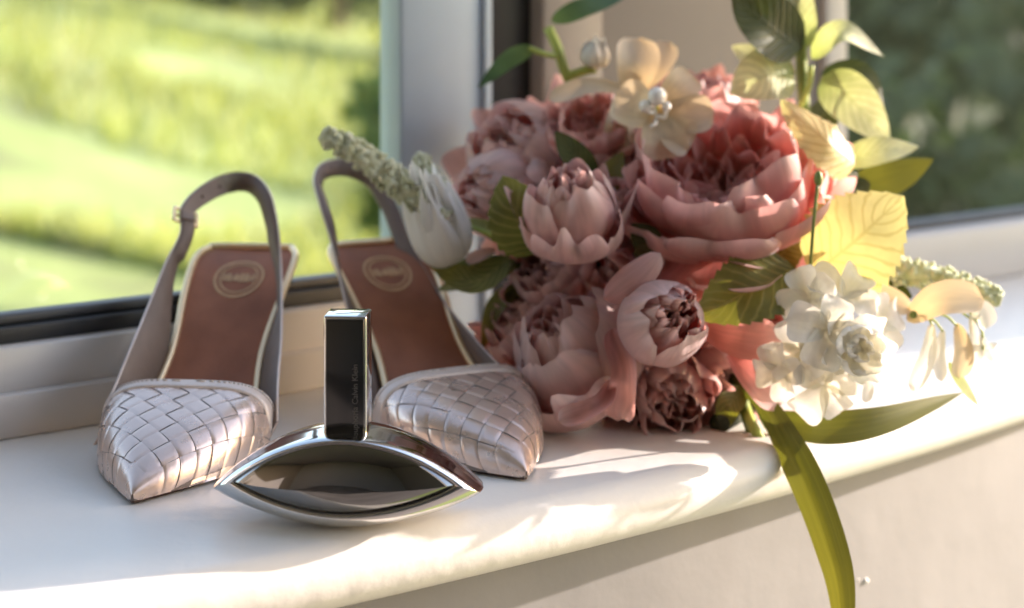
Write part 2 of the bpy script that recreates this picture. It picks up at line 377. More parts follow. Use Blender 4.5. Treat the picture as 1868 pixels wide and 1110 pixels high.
# apron wall under the sill
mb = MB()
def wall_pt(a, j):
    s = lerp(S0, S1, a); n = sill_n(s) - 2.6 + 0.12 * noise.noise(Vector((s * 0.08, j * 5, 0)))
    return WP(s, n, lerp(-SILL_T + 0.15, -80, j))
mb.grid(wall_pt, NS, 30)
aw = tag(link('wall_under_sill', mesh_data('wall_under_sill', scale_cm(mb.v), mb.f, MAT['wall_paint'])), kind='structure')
for (u, v, D, r) in ((1577, 1060, 83.5, 0.20), (1564, 1058, 83.3, 0.10)):
    if v > 950:      # on the apron wall: find its depth along the sight line
        lo_, hi_ = 50.0, 140.0
        for _ in range(40):
            D = (lo_ + hi_) / 2; q_ = P(u, v, D) - W0; s_ = q_.dot(WD)
            if q_.dot(WN) > sill_n(s_) - 2.65: lo_ = D
            else: hi_ = D
    mb = MB(); mb.ball(P(u, v, D), r, 8, 6, (1.2, 0.8, 0.9)); part('paint_blob', mb.v, mb.f, MAT['sill_paint'], aw)

SA, SB, SC_, SD, SE, SF, SG = s_at(740), s_at(905), s_at(985), s_at(1095), s_at(1500), s_at(1540), 190
ZT = 130.0
# left window
wl = empty('window', WP(-10, 0, 0)); o_ = WP(-10, 0, 0)
tag(wl, 'fixed window with white frame and black gasket behind the shoes, sunlit lawn outside', 'window', 'windows along the sill')
wpart('bottom_rail', [(-70, SA - 0.02, -2.6, -0.05, 0.02, 4.65)], 'frame_white', wl, o_)
wpart('glazing_bead', [(-70, SA - 0.02, -0.04, 0.55, 0.02, 2.35)], 'frame_white', wl, o_)
wpart('gasket', [(-70, SA - 0.02, -2.5, -0.7, 4.66, 5.55)], 'rubber', wl, o_, 0.1)
wpart('gasket_lip', [(-70, SA - 0.02, -2.4, -1.2, 5.56, 6.1)], 'rubber_grey', wl, o_, 0.15)
wpart('glass_pane', [(-70, SA + 0.6, -2.3, -1.9, 6.1, ZT)], 'window_glass', wl, o_, 0)
mu = wpart('mullion', [(SA, SB, -3.2, -0.6, 0.02, ZT)], 'mullion_grey', wl, o_, 0.2)
wpart('mullion_bead', [(SB - 0.7, SB - 0.05, -0.62, -0.3, 0.02, ZT)], 'mullion_grey', wl, o_, 0.15)
wpart('vertical_seal', [(SB, SC_, -3.4, -1.0, 0.02, ZT)], 'rubber', wl, o_, 0.1)
# pier
pr = empty('window_pier', WP((SC_ + SE) / 2, 0, 0)); o2 = WP((SC_ + SE) / 2, 0, 0)
tag(pr, 'wide beige pier between the two windows, behind the bouquet', 'pier')
wpart('casing', [(SC_ + 0.02, SD, -3.4, 0.3, 0.02, ZT)], 'casing_paint', pr, o2, 0.2)
wpart('pier_face', [(SD + 0.02, SE - 0.02, -8, -0.3, 0.02, ZT)], 'pier_paint', pr, o2, 0.2)
# right window
wr = empty('window', WP(SE + 20, 0, 0)); o3 = WP(SE + 20, 0, 0)
tag(wr, 'far window with white frame beside the pier, dark shrubs outside', 'window', 'windows along the sill')
wpart('jamb', [(SE, SF, -3.2, 0.4, 0.02, ZT)], 'frame_white', wr, o3, 0.25)
wpart('bottom_rail', [(SF + 0.02, SG, -3.2, 0.4, 0.02, 4.4)], 'frame_white', wr, o3, 0.3)
wpart('gasket', [(SF + 0.02, SG, -2.6, -0.9, 4.42, 4.9)], 'rubber_grey', wr, o3, 0.1)
wpart('glass_pane', [(SF + 0.02, SG, -2.3, -1.9, 4.9, ZT)], 'window_glass', wr, o3, 0)

# what the room side gives back: ceiling, far wall, floor (never in frame, but the chrome and the shade see them)
def slab(name, x0, x1, y0, y1, z0, z1, mat):
    mb = MB(); mb.box(x0, x1, y0, y1, z0, z1)
    return tag(link(name, mesh_data(name, scale_cm(mb.v), mb.f, MAT[mat], smooth=False)), kind='structure')
slab('ceiling', -300, 150, -330, 60, 150, 160, 'room_paint')
slab('wall_back', -300, 260, -340, -330, -80, 160, 'room_paint')
slab('wall_left', -310, -300, -340, 20, -80, 160, 'room_paint')
slab('unseen_shade_pier', 150, 165, 169, 205, -80, 160, 'room_paint')  # unseen pier, added to keep the sun off the window wall
slab('wall_right', 150, 165, -330, -40, -80, 160, 'room_paint')
slab('floor', -300, 320, -340, 60, -90, -80, 'room_floor')

# ------------------------------------------------------------------ slingback shoes
def zsole(y):                                   # top of the insole over the ground
    t = min(1, max(0, (y - 7.0) / 13.2)); g = t * t * (3 - 2 * t)
    return 0.65 + 7.7 * (0.72 * g + 0.28 * t ** 1.15)
def insole_hw(y):
    return sinterp([0.0, 2, 4, 6, 8, 10.5, 13, 16, 18, 19.2, 20.0], [0.05, 1.5, 2.7, 3.3, 3.45, 2.75, 2.42, 2.7, 2.85, 2.75, 2.3], y)
VW = ([0, 0.35, 0.9, 1.8, 3, 4.5, 6, 7.5, 9.5], [0.08, 0.36, 0.80, 1.50, 2.38, 3.28, 3.92, 4.28, 4.35])
VHt = ([0, 0.35, 0.9, 1.8, 3, 4.5, 6, 7.5, 9.5], [0.34, 0.62, 0.98, 1.46, 1.98, 2.5, 2.9, 3.22, 3.5])
def make_shoe(loc, yaw, mir, label, strap_world, buckle_at):
    root = empty('slingback_shoe', loc, yaw)
    tag(root, label, 'shoe', 'pair of slingback shoes')
    M = Matrix.Translation(Vector(loc)) @ Matrix.Rotation(yaw, 4, 'Z'); MI = M.inverted()
    def cx(y): return mir * 0.12 * max(0, 1 - y / 7.0) ** 1.5
    ZB = 0.2
    def S(a, y, lift=0.0):
        wv = sinterp(*VW, y); hv = sinterp(*VHt, y)
        ca, sa = math.cos(a), math.sin(a)
        kk_ = min(1, max(0, (y - 1.0) / 6.0)); kk_ = kk_ * kk_ * (3 - 2 * kk_); e = lerp(0.80, 0.52, kk_); ez = lerp(0.76, 0.47, kk_)
        x = cx(y) + wv * math.copysign(abs(ca) ** e, ca); z = ZB + hv * max(0, sa) ** ez
        return Vector((x, y, z))
    def Sn(a, y):
        d = 0.02
        n = (S(min(math.pi, a + d), y) - S(max(0, a - d), y)).cross(S(a, y + 0.05) - S(a, max(0, y - 0.05)))
        n = -n if n.dot(Vector((S(a, y).x - cx(y), -0.4, S(a, y).z - 0.5))) < 0 else n
        return n.normalized() if n.length > 1e-9 else Vector((0, -1, 0))
    # arc-length tables
    tab = {}
    def arc(y):
        k = round(y, 2)
        if k not in tab:
            n = 160; acc = [0.0]; prev = S(0, y)
            def am(i):
                t_ = 2 * i / n - 1; h_ = abs(t_); return math.pi / 2 * (1 + math.copysign(h_ * h_ * (3 - 2 * h_), t_))
            for i in range(1, n + 1):
                q = S(am(i), y); acc.append(acc[-1] + (q - prev).length); prev = q
            tab[k] = ([am(i) for i in range(n + 1)], acc)
        return tab[k]
    def at(xi, y):
        y = max(0.0, y); al, ac = arc(y); mid = interp(al, ac, math.pi / 2)
        return interp(ac, al, min(max(mid - xi, 0), ac[-1])), y
    THROAT = 7.55
    # vamp shell under the weave
    mb = MB(); mb.grid(lambda i, j: S(math.pi * j, (i ** 1.6) * THROAT), 22, 36)
    nb = len(mb.v); mb.add([S(math.pi * j / 12, 0) for j in range(13)], [tuple(range(13))])
    vamp = part('vamp', mb.v, mb.f, MAT['leather_gap'], root)
    # woven leather strips, each over-pass one piece
    cell = 0.96
    ca, sa = math.cos(R(40 * mir)), math.sin(R(40 * mir))
    for i in range(-14, 15):
        for j in range(-14, 15):
            warp = (i + j) % 2 == 0
            pc, qc = (i + 0.5) * cell, (j + 0.5) * cell
            xi0, et0 = pc * ca - qc * sa, pc * sa + qc * ca + 3.5
            if not (0.75 < et0 < THROAT + 0.3): continue
            al, ac = arc(max(0, et0)); half = ac[-1] / 2
            if abs(xi0) > half + 0.45: continue
            lp, lq = (0.538, 0.483) if warp else (0.483, 0.538)
            vs, ok = [], True
            jx, jy = random.uniform(-0.009, 0.009), random.uniform(-0.009, 0.009)
            K = 7
            for a in range(K + 1):
                for b in range(K + 1):
                    f, g = (a / K * 2 - 1), (b / K * 2 - 1)
                    p, q = pc + f * lp * cell, qc + g * lq * cell
                    xi, et = p * ca - q * sa, p * sa + q * ca + 3.5
                    et = min(max(et, 0.5), THROAT + 0.05)
                    an, yy = at(xi, et)
                    al2, ac2 = arc(yy); lim = ac2[-1] / 2
                    along, across = (f, g) if warp else (g, f)
                    lift = 0.036 - 0.050 * abs(along) ** 8.0 - 0.007 * across ** 10 + jx * f + jy * g
                    vs.append(S(an, yy) + Sn(an, yy) * lift)
            fs = [(a * (K + 1) + b, a * (K + 1) + b + 1, (a + 1) * (K + 1) + b + 1, (a + 1) * (K + 1) + b) for a in range(K) for b in range(K)]
            n0 = (vs[1] - vs[0]).cross(vs[K + 1] - vs[0])
            part('leather_strip', vs, fs, MAT['leather'], vamp)
    # toe tip cap
    mb = MB(); mb.grid(lambda i, j: S(math.pi * j, 1.5 * i) + Sn(math.pi * j, max(0.05, 1.5 * i)) * lerp(0.05, 0.012, i), 9, 20)
    for k in range(21): mb.v[k] = mb.v[k] * 0.5 + Vector((cx(0), -0.06, 0.45)) * 0.5
    part('toe_cap', mb.v, mb.f, MAT['leather'], vamp)
    # throat binding, folded edge with a row of stitches
    def thr(a): return THROAT + 0.72 + 0.25 * math.cos(a) ** 2
    def bind(i, j):
        a = lerp(0.12, math.pi - 0.12, i); t = j
        y0 = THROAT - 0.12; y1 = thr(a)
        k = [(0, 0.03), (0.08, 0.13), (0.5, 0.15), (0.85, 0.17), (1.0, 0.10), (1.0, -0.06), (0.8, -0.1)]
        x = t * (len(k) - 1); q = min(int(x), len(k) - 2); fr_ = x - q
        yy = lerp(y0, y1, lerp(k[q][0], k[q + 1][0], fr_)); l = lerp(k[q][1], k[q + 1][1], fr_) * min(1, 0.3 + 6 * min(i, 1 - i))
        return S(a, yy) + Sn(a, yy) * l
    mb = MB(); mb.grid(bind, 48, 12); part('throat_binding', mb.v, mb.f, MAT['leather_plain'], root)
    mb = MB()
    for k in range(46):
        a = lerp(0.3, math.pi - 0.3, k / 45); yy = lerp(THROAT, thr(a), 0.62)
        p0, p1 = S(a - 0.018, yy) + Sn(a, yy) * 0.165, S(a + 0.018, yy) + Sn(a, yy) * 0.165
        mb.tube([p0, (p0 + p1) / 2 + Sn(a, yy) * 0.03, p1], [0.03, 0.045, 0.03], 5)
    tag(part('stitching', mb.v, mb.f, MAT['thread'], root), kind='stuff')
    # sole, insole and edge trim
    ys = [0.06, 0.2, 0.5, 1, 1.5, 2, 3, 4.5, 6, 7, 8, 9, 10, 11, 12, 13, 14, 15, 16, 17, 18, 18.8, 19.4, 19.8, 20.0]
    def hw(y): return insole_hw(y)
    mb = MB()
    def rings(y):
        h = hw(y); z = zsole(y); c = cx(y)
        return [Vector((c + h * k, y, z - 0.10 * (1 - k * k))) for k in (-1, -0.7, -0.35, 0, 0.35, 0.7, 1)]
    vs = [p for y in ys for p in rings(y)]
    fs = [(i * 7 + j, i * 7 + j + 1, (i + 1) * 7 + j + 1, (i + 1) * 7 + j) for i in range(len(ys) - 1) for j in range(6)]
    part('insole', vs, fs, MAT['insole'], root)
    # outsole (thin, follows the arch)
    mb = MB()
    def outs(y):
        h = hw(y) * 0.97; z = zsole(y); c = cx(y); th = 0.32 if y < 8 else 0.5
        if y < 7.5: h = max(0.05, sinterp(*VW, y) * 0.9 - 0.05)
        zb = max(0.08 * max(0, 1 - y / 2.5), z - 0.62) if y < 8 else z - 0.55
        zt = min(0.21, z - 0.1) if y < 7.5 else z - 0.12
        return [Vector((c - h, y, zt)), Vector((c + h, y, zt)), Vector((c + h * 0.94, y, zb)), Vector((c - h * 0.94, y, zb))]
    vs = [p for y in ys for p in outs(y)]
    fs = [(i * 4 + j, i * 4 + (j + 1) % 4, (i + 1) * 4 + (j + 1) % 4, (i + 1) * 4 + j) for i in range(len(ys) - 1) for j in range(4)]
    fs += [(0, 1, 2, 3), tuple(len(vs) - 4 + k for k in (3, 2, 1, 0))]
    part('outsole', vs, fs, MAT['sole'], root, smooth=False)
    # rim: metallic piping round the insole from mid foot to heel, wrapped side below it
    path = [Vector((cx(y) - hw(y) - 0.02, y, zsole(y) + 0.04)) for y in ys if y >= 7.5]
    path += [Vector((1.6 * k, 20.12, zsole(20) + 0.06)) for k in (-1, -0.4, 0.4, 1)]
    path += [Vector((cx(y) + hw(y) + 0.02, y, zsole(y) + 0.04)) for y in reversed(ys) if y >= 7.5]
    fine = [spline(path, i / 120) for i in range(121)]
    mb = MB(); mb.tube(fine, 0.20, 8); part('edge_trim', mb.v, mb.f, MAT['gold_trim'], root)
    mb = MB()
    cen = Vector((0, 13, 0))
    def side(i, j):
        p = fine[round(i * 120)].copy(); q = p.copy(); inward = Vector((-p.x, (14 - p.y) * 0.15, 0)) * 0.10
        return p + Vector((0, 0, -0.12 - 1.0 * j)) + inward * j * (1.2 if j > 0.4 else 0.2)
    mb.grid(side, 120, 4); part('seat_cover', mb.v, mb.f, MAT['leather_plain'], root)
    # heel
    def heel(i, j):
        an = 2 * math.pi * j; z = lerp(0.0, zsole(18.2) - 0.75, i)
        rx = lerp(0.75, 2.35, i ** 2.2); ry = lerp(0.75, 2.0, i ** 1.9); yc = lerp(18.0, 18.0, i)
        sq = lambda c: math.copysign(abs(c) ** 0.75, c)
        yy = yc + ry * sq(math.sin(an))
        return Vector((rx * sq(math.cos(an)), yy, min(z, zsole(yy) - 0.4)))
    mb = MB(); mb.grid(heel, 16, 20, closev=True); mb.f.append(tuple(range(20))[::-1])
    part('heel', mb.v, mb.f, MAT['leather_plain'], root)
    # stamped oval on the insole
    def on(y, x): return Vector((x, y, zsole(y) - 0.10 * (1 - min(1, abs(x) / hw(y)) ** 2) + 0.03))
    mb = MB(); yc = 17.35; LX, LY = 1.42, 1.30
    for r0, r1 in ((1.0, 0.88), (0.78, 0.70)):
        mb.grid(lambda i, j: on(yc + LY * lerp(r0, r1, j) * math.sin(2 * math.pi * i), LX * lerp(r0, r1, j) * math.cos(2 * math.pi * i)), 40, 1, closeu=True)
    rnd = random.Random(3)
    for k in range(9):
        x0 = -0.85 + 0.2 * k; ww = 0.085; hh = 0.22 + 0.1 * rnd.random(); sl = rnd.uniform(-0.12, 0.12)
        mb.add([on(yc - hh, x0 - ww), on(yc - hh, x0 + ww), on(yc + hh, x0 + ww + sl), on(yc + hh, x0 - ww + sl)], [(0, 1, 2, 3)])
        mb.add([on(yc - 0.05, x0 - ww), on(yc - 0.05, x0 + 0.2), on(yc + 0.06, x0 + 0.2), on(yc + 0.06, x0 - ww)], [(0, 1, 2, 3)])
    part('stamped_emblem', [v + Vector((0, 0, 0.004)) for v in mb.v], mb.f, MAT['gold_print'], root, smooth=False)
    # quarters and strap: one ribbon from the left side of the throat round the heel to the right side
    top, bot, nor = [], [], []
    pts = [MI @ p for p in strap_world['path']]; wid = strap_world['width']
    n = 150
    path = [spline(pts, i / n) for i in range(n + 1)]
    for i, p in enumerate(path):
        t = (path[min(n, i + 1)] - path[max(0, i - 1)]).normalized()
        rad = Vector((p.x, (p.y - 12.5) * (0.25 if p.y < 15 else 1.0), 0)).normalized() if True else None
        nn = (rad - t * rad.dot(t)).normalized(); wd = t.cross(nn).normalized()
        if wd.z > 0 : wd = -wd
        if abs(i / n - 0.5) > 0.3 and wd.y < 0 and False: wd = -wd
        wdt = interp([k / (len(wid) - 1) for k in range(len(wid))], wid, i / n)
        f_ = min(i, n - i) / n; kq = min(1, max(0, (0.32 - f_) / 0.12)); kq = kq * kq * (3 - 2 * kq)
        yq = min(p.y, 19); rim_ = Vector((math.copysign(insole_hw(yq) + 0.16 + 0.55 * max(0, 9.5 - yq) / 2, p.x), p.y, min(p.z - 0.5, zsole(yq) + 0.05)))
        top.append(p); bot.append(lerp(p + wd * wdt, rim_, kq)); nor.append(nn)
    lo = [0] * 2
    vs, mi = [], []
    TH = 0.13
    rows = [(0, 0.5), (0.08, 0.5), (0.5, 0.56), (0.92, 0.5), (1, 0.5), (1, -0.5), (0.5, -0.46), (0, -0.5)]
    for i in range(n + 1):
        for (k, o) in rows: vs.append(lerp(top[i], bot[i], k) + nor[i] * TH * o)
    m_ = len(rows); fs = []
    for i in range(n):
        for j in range(m_):
            fs.append((i * m_ + j, i * m_ + (j + 1) % m_, (i + 1) * m_ + (j + 1) % m_, (i + 1) * m_ + j)); mi.append(1 if j in (5, 6) else 0)
    fs += [tuple(range(m_)), tuple(n * m_ + k for k in reversed(range(m_)))]; mi += [0, 0]
    part('strap', vs, fs, None, root, mats=[MAT['leather_plain'], MAT['lining']], midx=mi)
    if buckle_at is not None:
        i = round(buckle_at * n); c = (top[i] + bot[i]) / 2; t = (path[i + 2] - path[i - 2]).normalized()
        wv = (bot[i] - top[i]).normalized(); hwid = (bot[i] - top[i]).length / 2 + 0.28; nn = nor[i]
        mb = MB(); q = [c + wv * hwid * a + t * 0.42 * b + nn * 0.1 for a, b in ((-1, -1), (1, -1), (1, 1), (-1, 1), (-1, -1))]
        ring = []
        for k in range(4):
            for f in range(5): ring.append(lerp(q[k], q[k + 1], f / 5))
        ring.append(q[0]); mb.tube(ring, 0.11, 8, False)
        mb.tube([c - wv * hwid + nn * 0.1, c + nn * 0.2, c + wv * hwid + nn * 0.1], 0.09, 6)
        bk = part('buckle', mb.v, mb.f, MAT['gold_trim'], root)
        mb = MB(); mb.tube([c + nn * 0.2, c + t * 0.55 + nn * 0.14], 0.06, 6); part('prong', mb.v, mb.f, MAT['gold_trim'], bk)
        # the doubled strap end that passes the buckle
        i2 = min(n, round((buckle_at + 0.12) * n)); mb = MB()
        seg = list(range(i - 2, i2))
        vs = []
        for k in seg:
            for (q_, o) in ((0.05, 0.55), (0.05, 1.6), (0.95, 1.6), (0.95, 0.55)): vs.append(lerp(top[k], bot[k], q_) - nor[k] * TH * o)
        fs = [(a * 4 + j, a * 4 + (j + 1) % 4, (a + 1) * 4 + (j + 1) % 4, (a + 1) * 4 + j) for a in range(len(seg) - 1) for j in range(4)]
        fs += [(0, 1, 2, 3), tuple(len(vs) - 4 + k for k in (3, 2, 1, 0))]
        part('strap_end', vs, fs, MAT['lining'], root, smooth=False)
        mb = MB(); kk = (i + i2) // 2
        for k in (kk, kk + 6): mb.ball(lerp(top[k], bot[k], 0.5) - nor[k] * TH * 1.7, 0.09, 6, 4)
        part('strap_hole', mb.v, mb.f, MAT['sole'], root)
    return root

pathL = dict(path=[P(192, 782, 81.2), P(196, 742, 81.7), P(212, 700, 82.6), P(245, 620, 84.6), P(278, 540, 87.2), P(302, 480, 88.8), P(328, 425, 90), P(330, 378, 91.2),
                   P(365, 340, 93), P(415, 316, 94.6), P(462, 318, 94.6), P(492, 350, 93.2), P(506, 405, 91.8), P(512, 470, 90.2), P(514, 545, 88), P(513, 620, 85.6), P(508, 680, 83.4), P(506, 728, 82), P(506, 770, 81.4)],
             width=[2.0, 2.0, 2.1, 2.0, 1.4, 0.95, 0.85, 0.85, 1.05, 1.15, 1.1, 0.95, 0.85, 0.9, 1.3, 1.9, 2.1, 2.0, 2.0])
shoeL = make_shoe((-17.0, 74.2, 0), R(-6), -1, 'metallic champagne woven slingback shoe whose strap carries a gold buckle, toe against the bottle', pathL, 0.371)
pathR = dict(path=[P(676, 745, 85.2), P(672, 700, 86.0), P(650, 640, 87.4), P(634, 570, 89.2), P(618, 500, 91), P(602, 435, 92.6), P(582, 372, 94.2), P(572, 325, 95.8),
                   P(590, 296, 97.4), P(640, 290, 98.8), P(690, 315, 98.8), P(722, 370, 97.6), P(745, 430, 96), P(775, 490, 94.2), P(818, 560, 91.6), P(868, 620, 89), P(912, 668, 87), P(938, 700, 86), P(958, 742, 85)],
             width=[1.8, 1.8, 1.9, 1.6, 1.1, 0.9, 0.85, 0.85, 1.0, 1.1, 1.1, 0.95, 0.9, 1.2, 1.6, 2.0, 2.1, 2.0, 2.0])
shoeR = make_shoe((0.55, 77.6, 0), R(26), 1, 'metallic champagne woven slingback shoe standing between the perfume bottle and the bouquet', pathR, None)

# ------------------------------------------------------------------ perfume bottle
bl = Vector(((635 - 934) / FPX * 72.4, 72.4, 0)); yawb = R(-3)
bot_ = empty('perfume_bottle', bl, yawb)
tag(bot_, 'silver eye-shaped perfume bottle with dark mirrored lens and tall rectangular cap', 'perfume bottle')
HWB, ZTIP, HU, HL = 5.95, 1.4, 2.72, 1.4
def eye(a, k=1.0, zc=ZTIP, hu=HU, hl=HL, hwid=HWB):
    """outline point, a in 0..1 runs right tip -> top -> left tip -> bottom -> right tip"""
    an = 2 * math.pi * a; x = math.cos(an); s = math.sin(an)
    h = hu if s >= 0 else hl
    z = h * (1 - abs(x) ** 1.9) ** 0.92
    return x * hwid * k, zc + (z if s >= 0 else -z) * k
def yb(x): return 0.10 * (1 - (x / HWB) ** 2)
NA = 96
def ringpts(k, y, zc=ZTIP, hu=HU, hl=HL, hwid=HWB, bow=0.0):
    r = []
    for i in range(NA):
        # denser near the tips
        a = i / NA
        x, z = eye(a, k, zc, hu, hl, hwid); r.append(Vector((x, y - bow * (1 - (x / HWB) ** 2), z)))
    return r
def loft(rs, capfirst=False, caplast=False):
    vs = [p for r in rs for p in r]; n = len(rs[0]); fs = []
    for i in range(len(rs) - 1):
        for k in range(n): fs.append((i * n + k, i * n + (k + 1) % n, (i + 1) * n + (k + 1) % n, (i + 1) * n + k))
    if capfirst: fs.append(tuple(range(n))[::-1])
    if caplast: fs.append(tuple((len(rs) - 1) * n + k for k in range(n)))
    return vs, fs
# body shell: back -> widest -> front lip -> recess
LZ, LHU, LHL, LHW = ZTIP + 0.55, 2.0, 1.1, 4.85
rs = [ringpts(0.80, 1.9, ZTIP), ringpts(0.93, 1.6), ringpts(0.985, 1.0), ringpts(1.0, 0.3), ringpts(1.0, -0.1, bow=0.3), ringpts(0.985, -0.5, bow=0.6),
      ringpts(1, -0.75, lerp(ZTIP, LZ, 0.30), lerp(HU, LHU, 0.28), lerp(HL, LHL, 0.12), lerp(HWB, LHW, 0.22), bow=0.95),
      ringpts(1, -0.95, lerp(ZTIP, LZ, 0.65), lerp(HU, LHU, 0.62), lerp(HL, LHL, 0.45), lerp(HWB, LHW, 0.58), bow=1.1),
      ringpts(1, -1.0, lerp(ZTIP, LZ, 0.9), lerp(HU, LHU, 0.88), lerp(HL, LHL, 0.85), lerp(HWB, LHW, 0.9), bow=1.1),
      ringpts(1, -0.96, LZ, LHU, LHL, LHW, bow=1.1), ringpts(0.992, -0.84, LZ, LHU, LHL, LHW, bow=1.05), ringpts(0.9, -0.4, LZ, LHU, LHL, LHW, bow=0.8)]
zmin = min(p.z for r in rs for p in r)
rs = [[p - Vector((0, 0, zmin)) for p in r] for r in rs]
vs, fs = loft(rs, True, True)
part('body', vs, fs, MAT['chrome'], bot_)
# lens: domed dark mirror set in the opening
rs = [ringpts(k, -0.90 - d, LZ, LHU, LHL, LHW, bow=1.0) for k, d in ((1.0, 0.0), (0.96, 0.10), (0.88, 0.24), (0.78, 0.36), (0.64, 0.48), (0.46, 0.57), (0.26, 0.63), (0.08, 0.65))]
rs = [[p - Vector((0, 0, zmin)) for p in r] for r in rs]
vs, fs = loft(rs, False, True)
part('lens', vs, fs, MAT['dark_mirror'], bot_)
# cap
cx0, cx1, cy0, cy1, cz0, cz1 = -0.90, 0.98, -1.15, 0.55, 3.55, 9.15
mb = MB(); mb.box(cx0, cx1, cy0, cy1, cz0, cz1)
me = mesh_data('cap', scale_cm(mb.v), mb.f, MAT['chrome'], smooth=False); bevel_mesh(me, 0.09 * CM, 3)
cap = link('cap', me, bot_)
mb = MB(); mb.box(cx0 + 0.11, cx1 - 0.11, cy0 - 0.03, cy0 + 0.02, cz0 + 0.1, cz1 - 0.13)
me = mesh_data('cap_panel', scale_cm(mb.v), mb.f, MAT['cap_front'], smooth=False); bevel_mesh(me, 0.025 * CM, 2); link('cap_panel', me, cap)
mb = MB(); mb.box(cx0 - 0.16, cx1 + 0.16, cy0 - 0.12, cy1 + 0.1, 3.3, 3.78)
me = mesh_data('collar', scale_cm(mb.v), mb.f, MAT['chrome'], smooth=False); bevel_mesh(me, 0.12 * CM, 3); link('collar', me, bot_)
def text_mesh(name, body, size, mat, parent, M):
    cu = bpy.data.curves.new(name, 'FONT'); cu.body = body; cu.size = size; cu.extrude = 0.00004; cu.align_x = 'LEFT'
    to = bpy.data.objects.new(name + '_tmp', cu); COL.objects.link(to)
    dg = bpy.context.evaluated_depsgraph_get(); me = bpy.data.meshes.new_from_object(to.evaluated_get(dg))
    bpy.data.objects.remove(to); me.transform(M); me.materials.clear(); me.materials.append(mat)
    return link(name, me, parent)
Mx = Matrix.Translation(Vector((0.60, cy0 - 0.035, 3.95)) * CM) @ Matrix(((0, -1, 0, 0), (0, 0, -1, 0), (1, 0, 0, 0), (0, 0, 0, 1)))
text_mesh('lettering', 'euphoria Calvin Klein', 0.0036, MAT['letter_grey'], cap, Mx)

# ------------------------------------------------------------------ bouquet
BO = P(1230, 770, 90); BO.z = 0.0
bq = empty('bouquet', BO)
tag(bq, 'artificial bouquet of dusty pink peonies, white blossoms and leaves lying on the sill', 'bouquet')
def bz(c, s):
    a = (1 - s) ** 3; b = 3 * s * (1 - s) ** 2; d = 3 * s * s * (1 - s); e = s ** 3
    return (a * c[0][0] + b * c[1][0] + d * c[2][0] + e * c[3][0], a * c[0][1] + b * c[1][1] + d * c[2][1] + e * c[3][1])
def petal_mesh(ctrl, Rr, dphi, ruf, seed, mat, hz=1.0, ns=12, nt_=20, round_=0.11, notch=0.0):
    rn = random.Random(seed); ph3, ph, ph2, w1, w2 = rn.uniform(0, 6), rn.uniform(0, 6), rn.uniform(0, 6), rn.uniform(2.5, 4), rn.uniform(5, 8)
    mb = MB()
    def fn(i, j):
        s = i; t = j * 2 - 1
        edge = 1 - round_ * abs(t) ** 2.4 - notch * math.exp(-(t * 6) ** 2) + ruf * 0.5 * math.sin(w2 * t + ph2) * (1 - abs(t) * 0.5) + ruf * 0.10 * math.sin(11 * t + ph3)
        se = s * edge
        r, z = bz(ctrl, se)
        wv = ruf * (s ** 2) * (math.sin(w1 * t + ph) + 0.6 * math.sin(w2 * t + ph2)) + ruf * 0.28 * s ** 5 * math.sin(10 * t + ph3)
        r = max(0.02, r + wv); z += 0.5 * wv
        an = t * dphi * (1 - 0.25 * s ** 5)
        # thin petals cup a little at their side edges
        r -= 0.10 * abs(t) ** 3 * s
        return Vector((r * math.cos(an), r * math.sin(an), z * hz)) * Rr
    mb.grid(fn, ns, nt_)
    return mesh_data('petal', scale_cm(mb.v), mb.f, mat, uvs=mb.uv)
